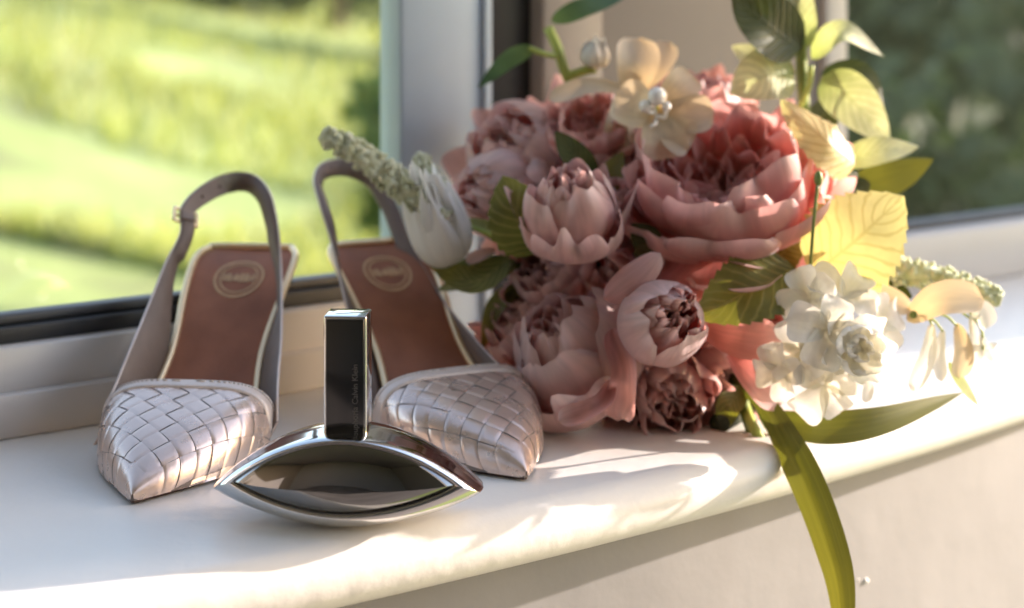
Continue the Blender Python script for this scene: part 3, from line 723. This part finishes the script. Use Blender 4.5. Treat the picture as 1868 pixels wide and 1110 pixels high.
STY = {
 'open': [  # (count, ctrl, dphi, ruffle, mesh variants)
   (7, ((0.02, 0), (0.25, 0.02), (0.30, 0.18), (0.16, 0.28)), 1.15, 0.08),
   (7, ((0.03, 0), (0.45, -0.03), (0.50, 0.25), (0.40, 0.42)), 1.0, 0.08),
   (6, ((0.04, 0), (0.72, -0.08), (0.78, 0.40), (0.68, 0.74)), 0.85, 0.06),
   (6, ((0.05, 0), (0.88, -0.12), (0.90, 0.30), (0.82, 0.66)), 0.80, 0.05),
   (6, ((0.05, -0.03), (0.80, -0.22), (1.04, 0.08), (1.04, 0.42)), 0.72, 0.06),
   (7, ((0.05, -0.08), (0.70, -0.30), (1.05, -0.25), (1.18, 0.02)), 0.55, 0.05),
   (5, ((0.05, -0.12), (0.55, -0.35), (0.90, -0.55), (1.12, -0.50)), 0.55, 0.05)],
 'ball': [
   (7, ((0.02, 0), (0.35, 0.15), (0.42, 0.65), (0.22, 0.95)), 0.75, 0.07),
   (5, ((0.03, 0), (0.75, -0.05), (0.72, 0.65), (0.42, 1.02)), 0.95, 0.05),
   (5, ((0.04, 0), (1.05, -0.12), (0.98, 0.65), (0.62, 1.05)), 0.92, 0.04),
   (5, ((0.05, 0), (1.10, -0.25), (1.18, 0.50), (1.02, 0.95)), 0.78, 0.06),
   (5, ((0.05, -0.05), (0.95, -0.40), (1.35, -0.05), (1.28, 0.55)), 0.55, 0.07)],
 'globe': [
   (6, ((0.02, 0), (0.4, 0.2), (0.45, 0.8), (0.15, 1.25)), 0.85, 0.08),
   (5, ((0.03, 0), (0.80, 0.0), (0.80, 0.8), (0.34, 1.32)), 0.98, 0.05),
   (5, ((0.04, 0), (1.12, -0.05), (1.08, 0.78), (0.50, 1.28)), 1.1, 0.04),
   (3, ((0.04, 0), (1.28, -0.15), (1.24, 0.72), (0.70, 1.22)), 1.25, 0.04),
   (4, ((0.05, -0.05), (1.05, -0.42), (1.45, 0.0), (1.32, 0.70)), 0.85, 0.09)],
 'cup': [
   (4, ((0.02, 0), (0.5, 0.05), (0.6, 0.45), (0.3, 0.72)), 1.15, 0.05),
   (5, ((0.04, 0), (1.0, -0.05), (1.05, 0.45), (0.85, 0.8)), 0.85, 0.05),
   (5, ((0.04, 0), (0.9, -0.2), (1.25, 0.1), (1.35, 0.45)), 0.62, 0.05)],
 'bud': [
   (5, ((0.02, 0), (0.35, 0.3), (0.42, 1.0), (0.05, 1.72)), 1.1, 0.09),
   (6, ((0.02, 0), (0.62, 0.2), (0.70, 1.1), (0.22, 1.80)), 0.95, 0.08),
   (5, ((0.03, 0), (0.95, 0.05), (1.00, 1.0), (0.36, 1.74)), 0.95, 0.05),
   (4, ((0.04, 0), (1.22, -0.05), (1.16, 0.9), (0.60, 1.60)), 1.0, 0.045)],
}
def peony(c, axis, Rr, style, mat, seed, name='peony', hz=1.0, label=None, rk=1.0):
    rn = random.Random(seed); axis = Vector(axis).normalized()
    base = c - axis * (Rr * {'open': 0.25, 'ball': 0.45, 'globe': 0.55, 'cup': 0.3, 'bud': 0.85}[style] * hz)
    mb = MB(); mb.ball((0, 0, -0.05 * Rr), 0.2 * Rr, 8, 6)
    core = link(name, mesh_data(name, scale_cm(mb.v), mb.f, MAT['pearl' if mat is white else 'stem_green']), bq, (base - BO) * CM)
    if label: core['label'] = label
    q0 = Vector((0, 0, 1)).rotation_difference(axis)
    for li, (cnt, ctrl, dphi, ruf) in enumerate(STY[style]):
        var = [petal_mesh(ctrl, Rr, dphi, ruf * 1.55 * rk, seed * 31 + li * 7 + k, mat, hz, notch=rn.choice((0, 0.0, 0.06))) for k in range(3)]
        ph0 = rn.uniform(0, 6.28)
        for k in range(cnt):
            o = link('petal', var[rn.randrange(3)], core)
            ang = ph0 + 2 * math.pi * k / cnt + rn.uniform(-0.14, 0.14)
            tilt = Quaternion((0, 1, 0), rn.uniform(-0.10, 0.10)) @ Quaternion((1, 0, 0), rn.uniform(-0.08, 0.08))
            o.rotation_mode = 'QUATERNION'
            o.rotation_quaternion = q0 @ Quaternion((0, 0, 1), ang) @ tilt
            s_ = rn.uniform(0.93, 1.06); o.scale = (s_, s_, s_ * rn.uniform(0.94, 1.06))
    return core
def blade_geo(pts, width, nrm, prof='leaf', cup=0.0, fold=0.0, serr=0, ruf=0.0, twist=0.0, ns=16, nt_=6, seed=1, curl=0.0):
    rn = random.Random(seed); ph = rn.uniform(0, 6)
    nrm = Vector(nrm).normalized()
    if serr: ns = serr * 4
    mb = MB()
    def fn(i, j):
        s = i; t = j * 2 - 1
        p = spline(pts, s); d = 0.02
        tg = (spline(pts, min(1, s + d)) - spline(pts, max(0, s - d))).normalized()
        n = (nrm - tg * nrm.dot(tg)).normalized(); side = tg.cross(n)
        if twist:
            qq = Quaternion(tg, twist * s); n = qq @ n; side = qq @ side
        if prof == 'leaf': h = 2.67 * s ** 0.6 * (1 - s) ** 0.85
        elif prof == 'petal': h = (s ** 0.5) * math.sqrt(max(0, 1 - s ** 5)) * 1.05 + 0.06 * (1 - s)
        elif prof == 'round': h = math.sqrt(max(0, 1 - (2 * s - 1) ** 2)) ** 0.9
        elif prof == 'strap': h = min(1, (0.35 + s * 1.6)) * math.sqrt(max(0, 1 - s ** 5))
        h = max(h, 0.02) * width / 2
        if serr:
            k = (s * serr) % 1.0; h *= 1 + 0.17 * (1 - k) * abs(t) ** 3 * (1 if s < 0.96 else 0)
        w_ = ruf * width * math.sin(7 * s + ph) * abs(t) ** 2 * math.copysign(1, t) + ruf * 0.5 * width * math.sin(13 * s + ph)
        return p + side * h * t + n * (cup * h * t * t + fold * h * abs(t) + w_ + curl * width * s * s)
    mb.grid(fn, ns, nt_)
    return mb
def blade(name, pts, width, nrm, mat, parent=None, **k):
    mb = blade_geo(pts, width, nrm, **k); parent = parent or bq
    off = BO.copy()
    if parent is not bq: off = BO + Vector(parent.location) / CM
    return part(name, mb.v, mb.f, mat, parent, off, uvs=mb.uv)
def PX(px, D): return px * D / FPX
def PP(*pts): return [P(*p) for p in pts]

# ---- the pink flowers
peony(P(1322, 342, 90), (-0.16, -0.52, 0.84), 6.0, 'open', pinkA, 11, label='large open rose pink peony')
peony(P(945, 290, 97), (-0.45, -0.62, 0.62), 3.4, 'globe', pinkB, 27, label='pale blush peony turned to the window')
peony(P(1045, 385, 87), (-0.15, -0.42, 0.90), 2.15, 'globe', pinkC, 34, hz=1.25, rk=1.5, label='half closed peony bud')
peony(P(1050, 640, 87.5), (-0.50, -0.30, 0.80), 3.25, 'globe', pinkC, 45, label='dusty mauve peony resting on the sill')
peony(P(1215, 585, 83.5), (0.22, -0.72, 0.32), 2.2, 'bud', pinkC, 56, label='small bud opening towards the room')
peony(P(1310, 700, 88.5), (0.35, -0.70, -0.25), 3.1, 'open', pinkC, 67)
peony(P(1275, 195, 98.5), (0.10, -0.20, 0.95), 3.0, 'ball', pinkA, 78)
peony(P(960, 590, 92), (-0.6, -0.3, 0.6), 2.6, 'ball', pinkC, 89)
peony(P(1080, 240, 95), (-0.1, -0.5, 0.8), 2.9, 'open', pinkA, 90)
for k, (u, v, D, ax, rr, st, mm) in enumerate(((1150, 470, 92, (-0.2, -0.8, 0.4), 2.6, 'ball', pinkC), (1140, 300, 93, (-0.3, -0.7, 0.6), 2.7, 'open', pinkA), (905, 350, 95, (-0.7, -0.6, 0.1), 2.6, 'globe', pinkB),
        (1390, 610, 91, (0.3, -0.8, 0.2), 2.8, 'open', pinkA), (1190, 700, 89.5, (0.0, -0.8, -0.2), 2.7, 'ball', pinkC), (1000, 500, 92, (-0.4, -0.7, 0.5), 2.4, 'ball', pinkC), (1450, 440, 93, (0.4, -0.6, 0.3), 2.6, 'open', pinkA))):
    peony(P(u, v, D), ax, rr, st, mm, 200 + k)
# loose outer petals that show singly
blade('petal', PP((1100, 545, 84.5), (1150, 510, 84), (1205, 462, 84.5)), PX(62, 84), (-0.35, -0.85, 0.35), pinkC, prof='round', cup=-0.35)
blade('petal', PP((1120, 600, 84.5), (1150, 690, 83.5), (1135, 765, 84)), PX(82, 84), (-0.5, -0.8, 0.2), pinkC, prof='petal', cup=0.8, ruf=0.11, nt_=12, ns=24)
blade('petal', PP((1120, 700, 84), (1090, 745, 83), (1020, 770, 83)), PX(52, 83), (-0.1, -0.8, 0.6), pinkC, prof='petal', cup=0.8, ruf=0.12, nt_=12, ns=24)
blade('petal', PP((1280, 470, 88), (1330, 462, 86), (1400, 480, 86)), PX(70, 86), (0, -0.7, 0.7), pinkA, prof='petal', cup=0.4)
blade('petal', PP((1280, 600, 86), (1350, 620, 85), (1425, 620, 85)), PX(95, 85), (0, -0.9, 0.4), pinkA, prof='petal', cup=0.5, ruf=0.09, nt_=12, ns=24, seed=8)
peony(P(1225, 715, 86.5), (0.05, -0.85, -0.15), 2.2, 'ball', pinkC, 301, rk=1.4)
blade('petal', PP((1330, 640, 86), (1380, 690, 85), (1425, 735, 85.5)), PX(85, 85), (0.2, -1, 0.2), pinkA, prof='petal', cup=0.3, ruf=0.04)
blade('petal', PP((905, 455, 91), (880, 465, 90.5), (850, 478, 90.5)), PX(30, 90), (-0.2, -0.8, 0.5), pinkB, prof='petal', cup=0.3)
# ---- cream flower on top with pearl stamens
def core_part(name, c, r, mat, label=None):
    mb = MB(); mb.ball((0, 0, 0), r, 8, 6)
    o = link(name, mesh_data(name, scale_cm(mb.v), mb.f, MAT[mat]), bq, (c - BO) * CM)
    if label: o['label'] = label
    return o
CF = P(1195, 200, 91.5); cf = core_part('cream_blossom', CF + Vector((0, 0.5, 0)), 0.35, 'stem_lime', 'cream blossom with pearl stamens')
for pts, w_, n_ in ((((1195, 205, 91.6), (1160, 195, 90.8), (1122, 175, 91)), 105, (0.25, -1, 0.1)),
                    (((1200, 200, 91.8), (1235, 165, 91.4), (1262, 140, 92)), 80, (-0.2, -1, 0.1)),
                    (((1200, 205, 91.6), (1250, 210, 91), (1302, 205, 91)), 88, (-0.25, -1, 0.2)),
                    (((1198, 208, 91.5), (1235, 245, 90.6), (1262, 262, 90.6)), 85, (-0.1, -1, 0.35)),
                    (((1196, 208, 91.5), (1208, 250, 90.5), (1212, 288, 90.8)), 105, (0.0, -1, 0.35))):
    blade('petal', PP(*pts), PX(w_, 91), n_, cream, cf, prof='petal', cup=0.28, curl=0.08)
mb = MB()
mb.tube(PP((1195, 205, 91.3), (1190, 190, 90.3), (1198, 178, 89.8)), 0.12, 6); mb.ball(P(1199, 176, 89.7), 0.52, 10, 8)
mb.tube(PP((1196, 207, 91.3), (1182, 205, 90.3), (1178, 196, 89.9)), 0.11, 6); mb.ball(P(1178, 194, 89.8), 0.36, 8, 6)
mb.tube(PP((1197, 212, 91), (1212, 215, 90), (1216, 196, 89.7)), 0.11, 6); mb.ball(P(1216, 194, 89.6), 0.26, 8, 6)
mb.tube(PP((1197, 214, 91), (1196, 226, 90), (1187, 232, 89.8)), 0.10, 6)
part('stamens', mb.v, mb.f, MAT['pearl'], cf, BO + Vector(cf.location) / CM)
# ---- second cream blossom behind it, seen from the side
c2 = core_part('cream_blossom', P(1140, 190, 95), 0.4, 'stem_lime', 'cream blossom seen from behind')
for pts, w_, n_ in ((((1150, 175, 95), (1160, 125, 95), (1165, 70, 96)), 100, (0.1, -1, 0.2)),
                    (((1160, 170, 95.5), (1195, 125, 96), (1222, 78, 97)), 66, (-0.2, -1, 0.1)),
                    (((1140, 165, 94.5), (1075, 160, 94), (1000, 183, 94)), 52, (0.1, -0.7, 0.7)),
                    (((1135, 185, 95), (1130, 225, 93.5), (1128, 270, 93.5)), 66, (-0.1, -1, -0.2)),
                    (((1150, 190, 94), (1165, 235, 93), (1170, 262, 93)), 55, (0.2, -1, -0.2))):
    blade('petal', PP(*pts), PX(w_, 95), n_, cream, c2, prof='petal', cup=0.3, ruf=0.02)
peony(P(1087, 100, 96.5), (0.1, -0.2, 0.95), 0.92, 'bud', white, 101, name='white_bud', label='small white closed bud')
# ---- white tulip-like bud on the left
peony(P(803, 412, 90.5), (-0.27, -0.25, 0.93), 1.66, 'bud', white, 112, name='white_bud', hz=1.6, rk=2.0, label='tall white ruffled bud leaning over the shoe')
# ---- flower spikes
def spike(name, pts, r0, r1, mat, seed, n=420, bump=0.17):
    rn = random.Random(seed); mb = MB()
    path = [spline(pts, i / 24) for i in range(25)]
    mb.tube(path, [lerp(r0, r1, i / 24) * 0.72 for i in range(25)], 10)
    for k in range(n):
        s = rn.random() ** 0.95; p = spline(pts, s); tg = (spline(pts, min(1, s + 0.02)) - spline(pts, max(0, s - 0.02))).normalized()
        a = tg.orthogonal().normalized(); b = tg.cross(a); an = rn.uniform(0, 6.283); rr = lerp(r0, r1, s) * (1 - max(0, s - 0.93) * 7)
        mb.ball(p + (a * math.cos(an) + b * math.sin(an)) * rr * rn.uniform(0.72, 1.0), bump * rn.uniform(0.65, 1.25), 5, 4)
    return part(name, mb.v, mb.f, MAT[mat], bq, BO)
spike('flower_spike', PP((815, 405, 90), (740, 345, 90.5), (660, 285, 91), (588, 245, 91.5)), 1.0, 0.62, 'fuzz_green', 5)['label'] = 'pale green fuzzy flower spike reaching over the shoe strap'
spike('flower_spike', PP((830, 400, 92), (795, 335, 92.5), (760, 287, 93)), 0.6, 0.52, 'fuzz_green', 6, 200)
spike('flower_spike', PP((1500, 470, 91), (1620, 490, 90), (1730, 512, 89), (1828, 547, 88)), 0.95, 0.55, 'fuzz_bright', 7)['label'] = 'bright green flower spike pointing along the sill'
# ---- white cluster on the right
hc = core_part('white_flower_cluster', P(1510, 610, 86), 1.2, 'stem_lime', 'cluster of small white blossoms')
rn = random.Random(9)
for (u, v, D, r, n_) in ((1478, 545, 83.5, 52, (-0.4, -0.8, 0.4)), (1460, 640, 83, 55, (-0.5, -0.85, 0)), (1425, 680, 83.4, 50, (-0.6, -0.8, -0.1)), (1505, 705, 83, 58, (0, -0.95, -0.3)),
                         (1540, 540, 84, 55, (0.2, -0.8, 0.6)), (1510, 600, 82.3, 58, (0, -1, 0.2)), (1605, 590, 84.5, 50, (0.7, -0.6, 0.2))):
    c = P(u, v, D); n_ = Vector(n_).normalized(); a = n_.orthogonal().normalized(); ph = rn.uniform(0, 6.28)
    for k in range(4):
        dr = Quaternion(n_, ph + k * 1.5708 + rn.uniform(-0.2, 0.2)) @ a; rr = PX(r, D) * rn.uniform(1.0, 1.3)
        blade('petal', [c - n_ * 0.15, c + dr * rr * 0.55 + n_ * 0.18, c + dr * rr + n_ * rn.uniform(-0.1, 0.3)], rr * 1.22, n_, white, hc, prof='petal', cup=0.42, seed=k, ruf=0.02, ns=10)
rc = peony(P(1567, 635, 82.0), (0.15, -0.95, 0.1), 1.35, 'cup', white, 131, name='white_blossom', label='double white blossom')
# ---- cream flower with long hanging petals at the far right
hh = core_part('trumpet_blossom', P(1668, 575, 86), 0.25, 'stem_green', 'cream blossom with long drooping petals')
for pts, w_, n_, mm in ((((1655, 585, 86), (1715, 550, 85.5), (1795, 548, 85.5)), 66, (0.0, -0.75, 0.65), cream), (((1560, 520, 87), (1610, 540, 86.5), (1660, 570, 86)), 42, (0.1, -0.9, 0.5), cream),
                        (((1700, 590, 85.7), (1692, 650, 85), (1662, 715, 85)), 30, (-0.2, -1, 0.1), white), (((1720, 600, 85.6), (1712, 650, 85.2), (1718, 697, 85)), 24, (0, -1, 0.1), white),
                        (((1745, 590, 86), (1755, 640, 85.8), (1748, 690, 86)), 40, (0.2, -1, 0), cream), (((1765, 570, 86), (1790, 570, 86), (1800, 600, 86)), 45, (0.4, -0.8, 0.3), white),
                        (((1770, 575, 86), (1775, 620, 86), (1770, 655, 86)), 22, (0.3, -1, 0), white), (((1575, 690, 84), (1582, 705, 83.8), (1578, 735, 83.8)), 22, (0.3, -1, 0), white)):
    blade('petal', PP(*pts), PX(w_ * 1.3, 86), n_, mm, hh, prof='petal', cup=0.35)
for k in range(5):
    an = k * 1.2566 + 0.4; c = P(1793, 638, 86); blade('petal', [c, c + Vector((math.cos(an) * 0.45, -0.1, math.sin(an) * 0.45)), c + Vector((math.cos(an) * 0.85, 0.05, math.sin(an) * 0.85))], 0.4, (0, -1, 0), white, hh, ns=8)
for a_ in (((1668, 575, 86), (1690, 578, 85.8), (1702, 595, 85.7)), ((1668, 575, 86), (1700, 582, 85.7), (1720, 605, 85.6)), ((1668, 575, 86), (1720, 575, 86), (1746, 595, 86)), ((1668, 575, 86), (1735, 562, 86), (1768, 580, 86)), ((1768, 570, 86), (1790, 600, 86), (1793, 638, 86))):
    mb = MB(); mb.tube([spline(PP(*a_), i / 8) for i in range(9)], 0.07, 6); part('stalk', mb.v, mb.f, MAT['stem_lime'], hh, BO + Vector(hh.location) / CM)
mb = MB(); mb.tube(PP((1600, 560, 88), (1640, 562, 87), (1668, 575, 86)), 0.14, 6); part('stalk', mb.v, mb.f, MAT['stem_green'], hh, BO + Vector(hh.location) / CM)
# ---- leaves
def leaf(pts, wpx, nrm, mat, **k):
    D = pts[1][2]; k.setdefault('ruf', 0.025); return blade('leaf', PP(*pts), PX(wpx, D), nrm, mat, **k)
leaf(((1482, 502, 86), (1560, 440, 85.3), (1648, 358, 86)), 168, (-0.05, -0.95, 0.25), leafY, serr=13, fold=0.12, ruf=0.01)['label'] = 'sunlit yellow green serrated leaf'
leaf(((1450, 492, 86), (1370, 530, 84.5), (1270, 580, 84)), 128, (-0.1, -0.8, 0.55), leafG, serr=12, fold=0.15, ruf=0.02)
leaf(((1560, 302, 90), (1510, 260, 88.6), (1424, 184, 90)), 92, (0.25, -0.85, 0.45), leafY, serr=11, fold=-0.2, ruf=0.03)
leaf(((1525, 300, 93), (1600, 278, 92.5), (1676, 268, 93)), 58, (0, -0.8, 0.6), leafP, fold=0.25)
leaf(((1530, 355, 95), (1615, 330, 94.5), (1702, 290, 95)), 72, (0.1, -0.8, 0.6), strapG, fold=0.1)
leaf(((1460, 90, 94), (1400, 45, 93), (1335, -5, 93)), 120, (0.1, -0.9, 0.3), leafD, fold=0.2)
leaf(((1448, 138, 94), (1395, 140, 93), (1332, 172, 93)), 105, (-0.2, -0.9, 0.3), leafP, fold=0.25)
leaf(((1450, 135, 94.5), (1385, 110, 94.2), (1335, 85, 94.5)), 60, (-0.2, -0.8, 0.6), leafP, fold=0.2)
leaf(((1468, 90, 95), (1455, 20, 94.6), (1462, -60, 95)), 66, (-0.1, -1, 0.1), leafP, fold=0.2)
leaf(((1480, 108, 95), (1535, 62, 94.2), (1612, 104, 94.5)), 62, (0.1, -0.6, 0.8), leafP, fold=0.25)
leaf(((1500, 140, 95), (1555, 185, 94.2), (1624, 260, 94.5)), 92, (-0.3, -0.9, 0.3), leafP, fold=0.2)
leaf(((1498, 136, 95.4), (1570, 140, 95.2), (1612, 200, 95.4)), 60, (0.2, -0.8, 0.5), leafD, fold=0.1)
leaf(((1005, 40, 97), (1060, 16, 97), (1140, -4, 98)), 42, (-0.1, -0.8, 0.5), leafB)
leaf(((975, 88, 96), (930, 108, 96), (872, 160, 96)), 36, (0.2, -0.8, 0.5), leafB)
leaf(((985, 458, 88.6), (948, 400, 88), (916, 322, 89)), 108, (-0.1, -1, 0.25), leafG, fold=0.2, serr=9)
leaf(((1085, 325, 90), (1050, 285, 89.4), (1012, 240, 90)), 52, (-0.2, -0.9, 0.3), leafD, fold=0.2)
leaf(((930, 470, 91), (860, 515, 90), (770, 462, 91)), 62, (-0.1, -0.7, 0.7), leafG, fold=0.2)
leaf(((960, 470, 91.5), (890, 420, 91), (835, 400, 92)), 38, (-0.1, -0.6, 0.8), leafG, fold=0.2)
leaf(((940, 480, 92), (880, 500, 91), (800, 530, 92)), 56, (-0.1, -0.7, 0.7), leafG, fold=0.2)
leaf(((960, 520, 93), (905, 560, 92), (880, 640, 92)), 40, (-0.5, -0.8, 0.2), leafG, fold=0.2)
leaf(((1180, 480, 89), (1180, 440, 87.5), (1150, 410, 88)), 60, (0, -0.9, 0.4), leafD, fold=0.2)
leaf(((1400, 500, 89), (1430, 460, 88), (1470, 440, 88)), 70, (0, -0.9, 0.4), leafG, fold=0.2, serr=8)
leaf(((1580, 540, 91), (1620, 530, 90), (1665, 545, 89)), 56, (0, -0.8, 0.6), leafD, fold=0.1)
leaf(((1545, 330, 94), (1560, 345, 93.5), (1500, 300, 93)), 60, (0, -0.9, 0.4), leafD)
leaf(((1730, 660, 86.2), (1755, 700, 86), (1788, 745, 86)), 20, (0.1, -1, 0.2), leafP)
leaf(((1360, 710, 88), (1330, 740, 86.5), (1318, 790, 86.5)), 48, (-0.1, -0.9, 0.4), leafG, fold=0.2)
rn = random.Random(77)
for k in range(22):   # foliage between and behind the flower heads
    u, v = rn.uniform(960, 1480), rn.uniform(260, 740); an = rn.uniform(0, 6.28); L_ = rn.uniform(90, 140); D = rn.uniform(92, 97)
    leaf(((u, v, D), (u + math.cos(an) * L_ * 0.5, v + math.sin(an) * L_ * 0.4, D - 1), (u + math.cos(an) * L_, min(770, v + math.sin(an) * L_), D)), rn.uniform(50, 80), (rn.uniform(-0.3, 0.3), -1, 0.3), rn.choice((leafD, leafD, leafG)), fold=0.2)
# long strap leaves
blade('strap_leaf', PP((1330, 690, 89), (1390, 735, 85.8), (1432, 805, 83.3), (1478, 900, 81.4), (1514, 1000, 80.8), (1533, 1080, 80.7), (1540, 1190, 80.8)), PX(66, 81.5), (-0.35, -0.95, 0.2), strapG, prof='strap', fold=-0.45, ns=40)['label'] = 'strap leaf hanging over the sill edge'
blade('strap_leaf', PP((1400, 758, 86.5), (1490, 782, 84.3), (1610, 768, 84.8), (1758, 716, 88)), PX(62, 85), (0.0, -0.85, 0.55), strapG, prof='leaf', fold=0.2, ns=30)['label'] = 'strap leaf lying along the sill'
# stems
mb = MB()
for a in (((1310, 775, 86.4), (1365, 745, 89), (1330, 600, 93)),):
    mb.tube(PP(*a), 0.55, 10)
part('cut_stem', mb.v, mb.f, MAT['stem_dark'], bq, BO)
for k, (a, r, mt) in enumerate(((((1392, 808, 85.2), (1370, 770, 86), (1350, 700, 90)), 0.28, 'stem_lime'), (((1375, 800, 86), (1360, 750, 87), (1330, 640, 92)), 0.32, 'stem_green'), (((1415, 795, 85.6), (1392, 760, 86.5), (1360, 680, 91)), 0.24, 'stem_green'),
              (((1478, 492, 85), (1484, 410, 84.6), (1492, 335, 84.8)), 0.09, 'stem_green'), (((1470, 230, 95), (1462, 120, 95), (1460, -60, 95)), 0.34, 'stem_green'), (((1455, 205, 94.6), (1475, 160, 94.4), (1480, 120, 94.4)), 0.16, 'stem_lime'),
              (((1000, 52, 97), (1018, 90, 96.5), (1030, 130, 96.5), (1060, 190, 97)), 0.30, 'stem_lime'), (((965, 88, 96), (990, 98, 96), (1018, 104, 96.4)), 0.17, 'stem_lime'), (((1035, 140, 96.5), (1065, 130, 96.5), (1087, 125, 96.5)), 0.28, 'stem_lime'),
              (((1465, 210, 95), (1440, 320, 95), (1380, 520, 95)), 0.3, 'stem_green'), (((1200, 300, 96), (1260, 500, 95), (1350, 700, 92)), 0.4, 'stem_dark'), (((1000, 400, 97), (1150, 560, 95), (1350, 720, 92)), 0.4, 'stem_dark'),
              (((800, 490, 91), (930, 480, 93), (1150, 600, 94)), 0.25, 'stem_green'), (((860, 415, 91), (900, 430, 90.5), (950, 450, 91)), 0.14, 'stem_lime'))):
    mb = MB(); mb.tube([spline(PP(*a), i / 12) for i in range(13)], r, 8); part('stem', mb.v, mb.f, MAT[mt], bq, BO)
mb = MB(); mb.ball(P(1493, 326, 84.8), 0.3, 8, 6, (0.8, 0.8, 1.4)); part('green_bud', mb.v, mb.f, MAT['stem_green'], bq, BO)

# ------------------------------------------------------------------ outside: lawn, grass, shrubs and trees
def gz(x, y):   # metres; bank rising slightly away and more leftward, tilted to the sun for brightness
    return -1.15 + 0.012 * max(0, y - 4) - 0.22 * max(-60, min(x, 0.5)) + 0.05 * noise.noise(Vector((x * 0.15, y * 0.15, 0)))
mb = MB()
xs = [-400, -200, -100, -60] + [-40 + 2.5 * i for i in range(33)] + [60, 100, 200, 400]
ysg = [-400, -150, -50, -20, -8, -3, 0] + [1.9 + 0.9 * i for i in range(12)] + [13 + 3 * i for i in range(20)] + [80, 110, 150, 220, 350, 600]
vs = [Vector((x, y, gz(x, y) if y > 1.5 else min(gz(x, y), -1.15))) for x in xs for y in ysg]
ny = len(ysg); fs = [(i * ny + j, (i + 1) * ny + j, (i + 1) * ny + j + 1, i * ny + j + 1) for i in range(len(xs) - 1) for j in range(ny - 1)]
tag(link('lawn', mesh_data('lawn', vs, fs, MAT['lawn'])), kind='structure')
rn = random.Random(4); vs, fs, uv = [], [], []
for k in range(26000):
    y = 6.0 + 38 * rn.random() ** 2.0; x = (rn.uniform(-0.40, 0.42)) * y
    dens = noise.noise(Vector((x * 0.5, y * 0.35, 5)))
    if dens < -0.15: continue
    h = rn.uniform(0.05, 0.16) * (1 + 0.4 * dens) * (1 + y * 0.02); an = rn.uniform(0, 6.28); wd = 0.012 * (1 + y * 0.08); lx, ly = rn.uniform(-0.06, 0.06), rn.uniform(-0.06, 0.06)
    z = gz(x, y) - 0.01; b0 = len(vs)
    dx, dy = math.cos(an) * wd, math.sin(an) * wd
    vs += [Vector((x - dx, y - dy, z)), Vector((x + dx, y + dy, z)), Vector((x + lx, y + ly, z + h))]; fs.append((b0, b0 + 1, b0 + 2)); uv += [(0, 0), (0, 1), (1, 0.5)]
tag(link('grass', mesh_data('grass', vs, fs, grassB, smooth=False, uvs=uv)), 'short sunlit meadow grass outside the window', 'grass', kind='stuff')
def shrub(name, x, y, hgt, rad, label, mat, seed, n=2600, leaf_s=0.06, trunk_h=0.25, cat='shrub', group=None):
    rn = random.Random(seed); z0 = gz(x, y)
    root = empty(name, (x * 100, y * 100, z0 * 100)); tag(root, label, cat, group)
    mb = MB(); top = Vector((0, 0, hgt * 0.75))
    mb.tube([Vector((0, 0, -0.05)), Vector((0.04, 0.02, hgt * 0.35)), top], [rad * 0.10, rad * 0.07, rad * 0.02], 8)
    lobes = []
    for k in range(9):
        an = rn.uniform(0, 6.28); rr = rad * rn.uniform(0.25, 0.62); zz = hgt * rn.uniform(trunk_h + 0.12, 0.86)
        c = Vector((math.cos(an) * rr, math.sin(an) * rr, zz)); lobes.append((c, rad * rn.uniform(0.38, 0.6)))
        mb.tube([Vector((0, 0, zz * 0.55)), c * 0.6 + Vector((0, 0, zz * 0.3)), c], [rad * 0.04, rad * 0.03, rad * 0.01], 5)
    link('trunk', mesh_data('trunk', mb.v, mb.f, MAT['bark']), root)
    vs, fs, uv = [], [], []
    for k in range(n):
        c, r = lobes[rn.randrange(9)]
        d = Vector((rn.gauss(0, 1), rn.gauss(0, 1), rn.gauss(0, 1))).normalized() * r * rn.random() ** 0.4
        p = c + d
        if p.z < 0.03: p.z = rn.uniform(0.03, 0.3)
        q = Quaternion((rn.gauss(0, 1), rn.gauss(0, 1), rn.gauss(0, 1), rn.gauss(0, 1))).normalized(); s = leaf_s * rn.uniform(0.6, 1.4); b0 = len(vs)
        vs += [p + q @ Vector(v_) * s for v_ in ((-1, 0, 0), (0, -0.5, 0.1), (1, 0, 0), (0, 0.5, 0.1))]; fs.append((b0, b0 + 1, b0 + 2, b0 + 3)); uv += [(0, .5), (.5, 0), (1, .5), (.5, 1)]
    link('crown', mesh_data('crown', vs, fs, mat, smooth=False, uvs=uv), root)
    return root
shrub('shrub', -0.25, 5.4, 1.2, 0.34, 'green shrub on the lawn beside the window mullion', treeLf2, 1, 2000, 0.045)
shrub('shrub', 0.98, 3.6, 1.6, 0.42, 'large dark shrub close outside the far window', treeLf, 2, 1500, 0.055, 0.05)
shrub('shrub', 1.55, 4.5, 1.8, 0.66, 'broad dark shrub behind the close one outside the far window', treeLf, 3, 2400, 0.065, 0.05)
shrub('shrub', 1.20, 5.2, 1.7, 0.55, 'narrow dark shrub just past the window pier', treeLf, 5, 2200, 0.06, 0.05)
shrub('shrub', 1.02, 2.75, 0.95, 0.22, 'small pale green shrub outside the far window', treeLf2, 4, 900, 0.03, 0.1)
shrub('shrub', 3.6, 11.0, 1.6, 1.2, 'wide olive shrub far behind the others outside the far window', treeLf2, 6, 2600, 0.09, 0.05)
for k, (x, y, h, r) in enumerate(((-6.9, 19, 1.6, 1.1), (-5.2, 20, 1.5, 1.0), (-3.6, 19.6, 1.7, 1.2), (-2.2, 20.5, 1.6, 1.1), (-0.6, 17, 1.9, 1.1), (0.9, 18, 2.0, 1.2))):
    shrub('bush', x, y, h, r, 'dark bush along the far edge of the lawn', treeLf, 20 + k, 2200, 0.1, 0.05, 'bush', 'bushes along the far edge of the lawn')
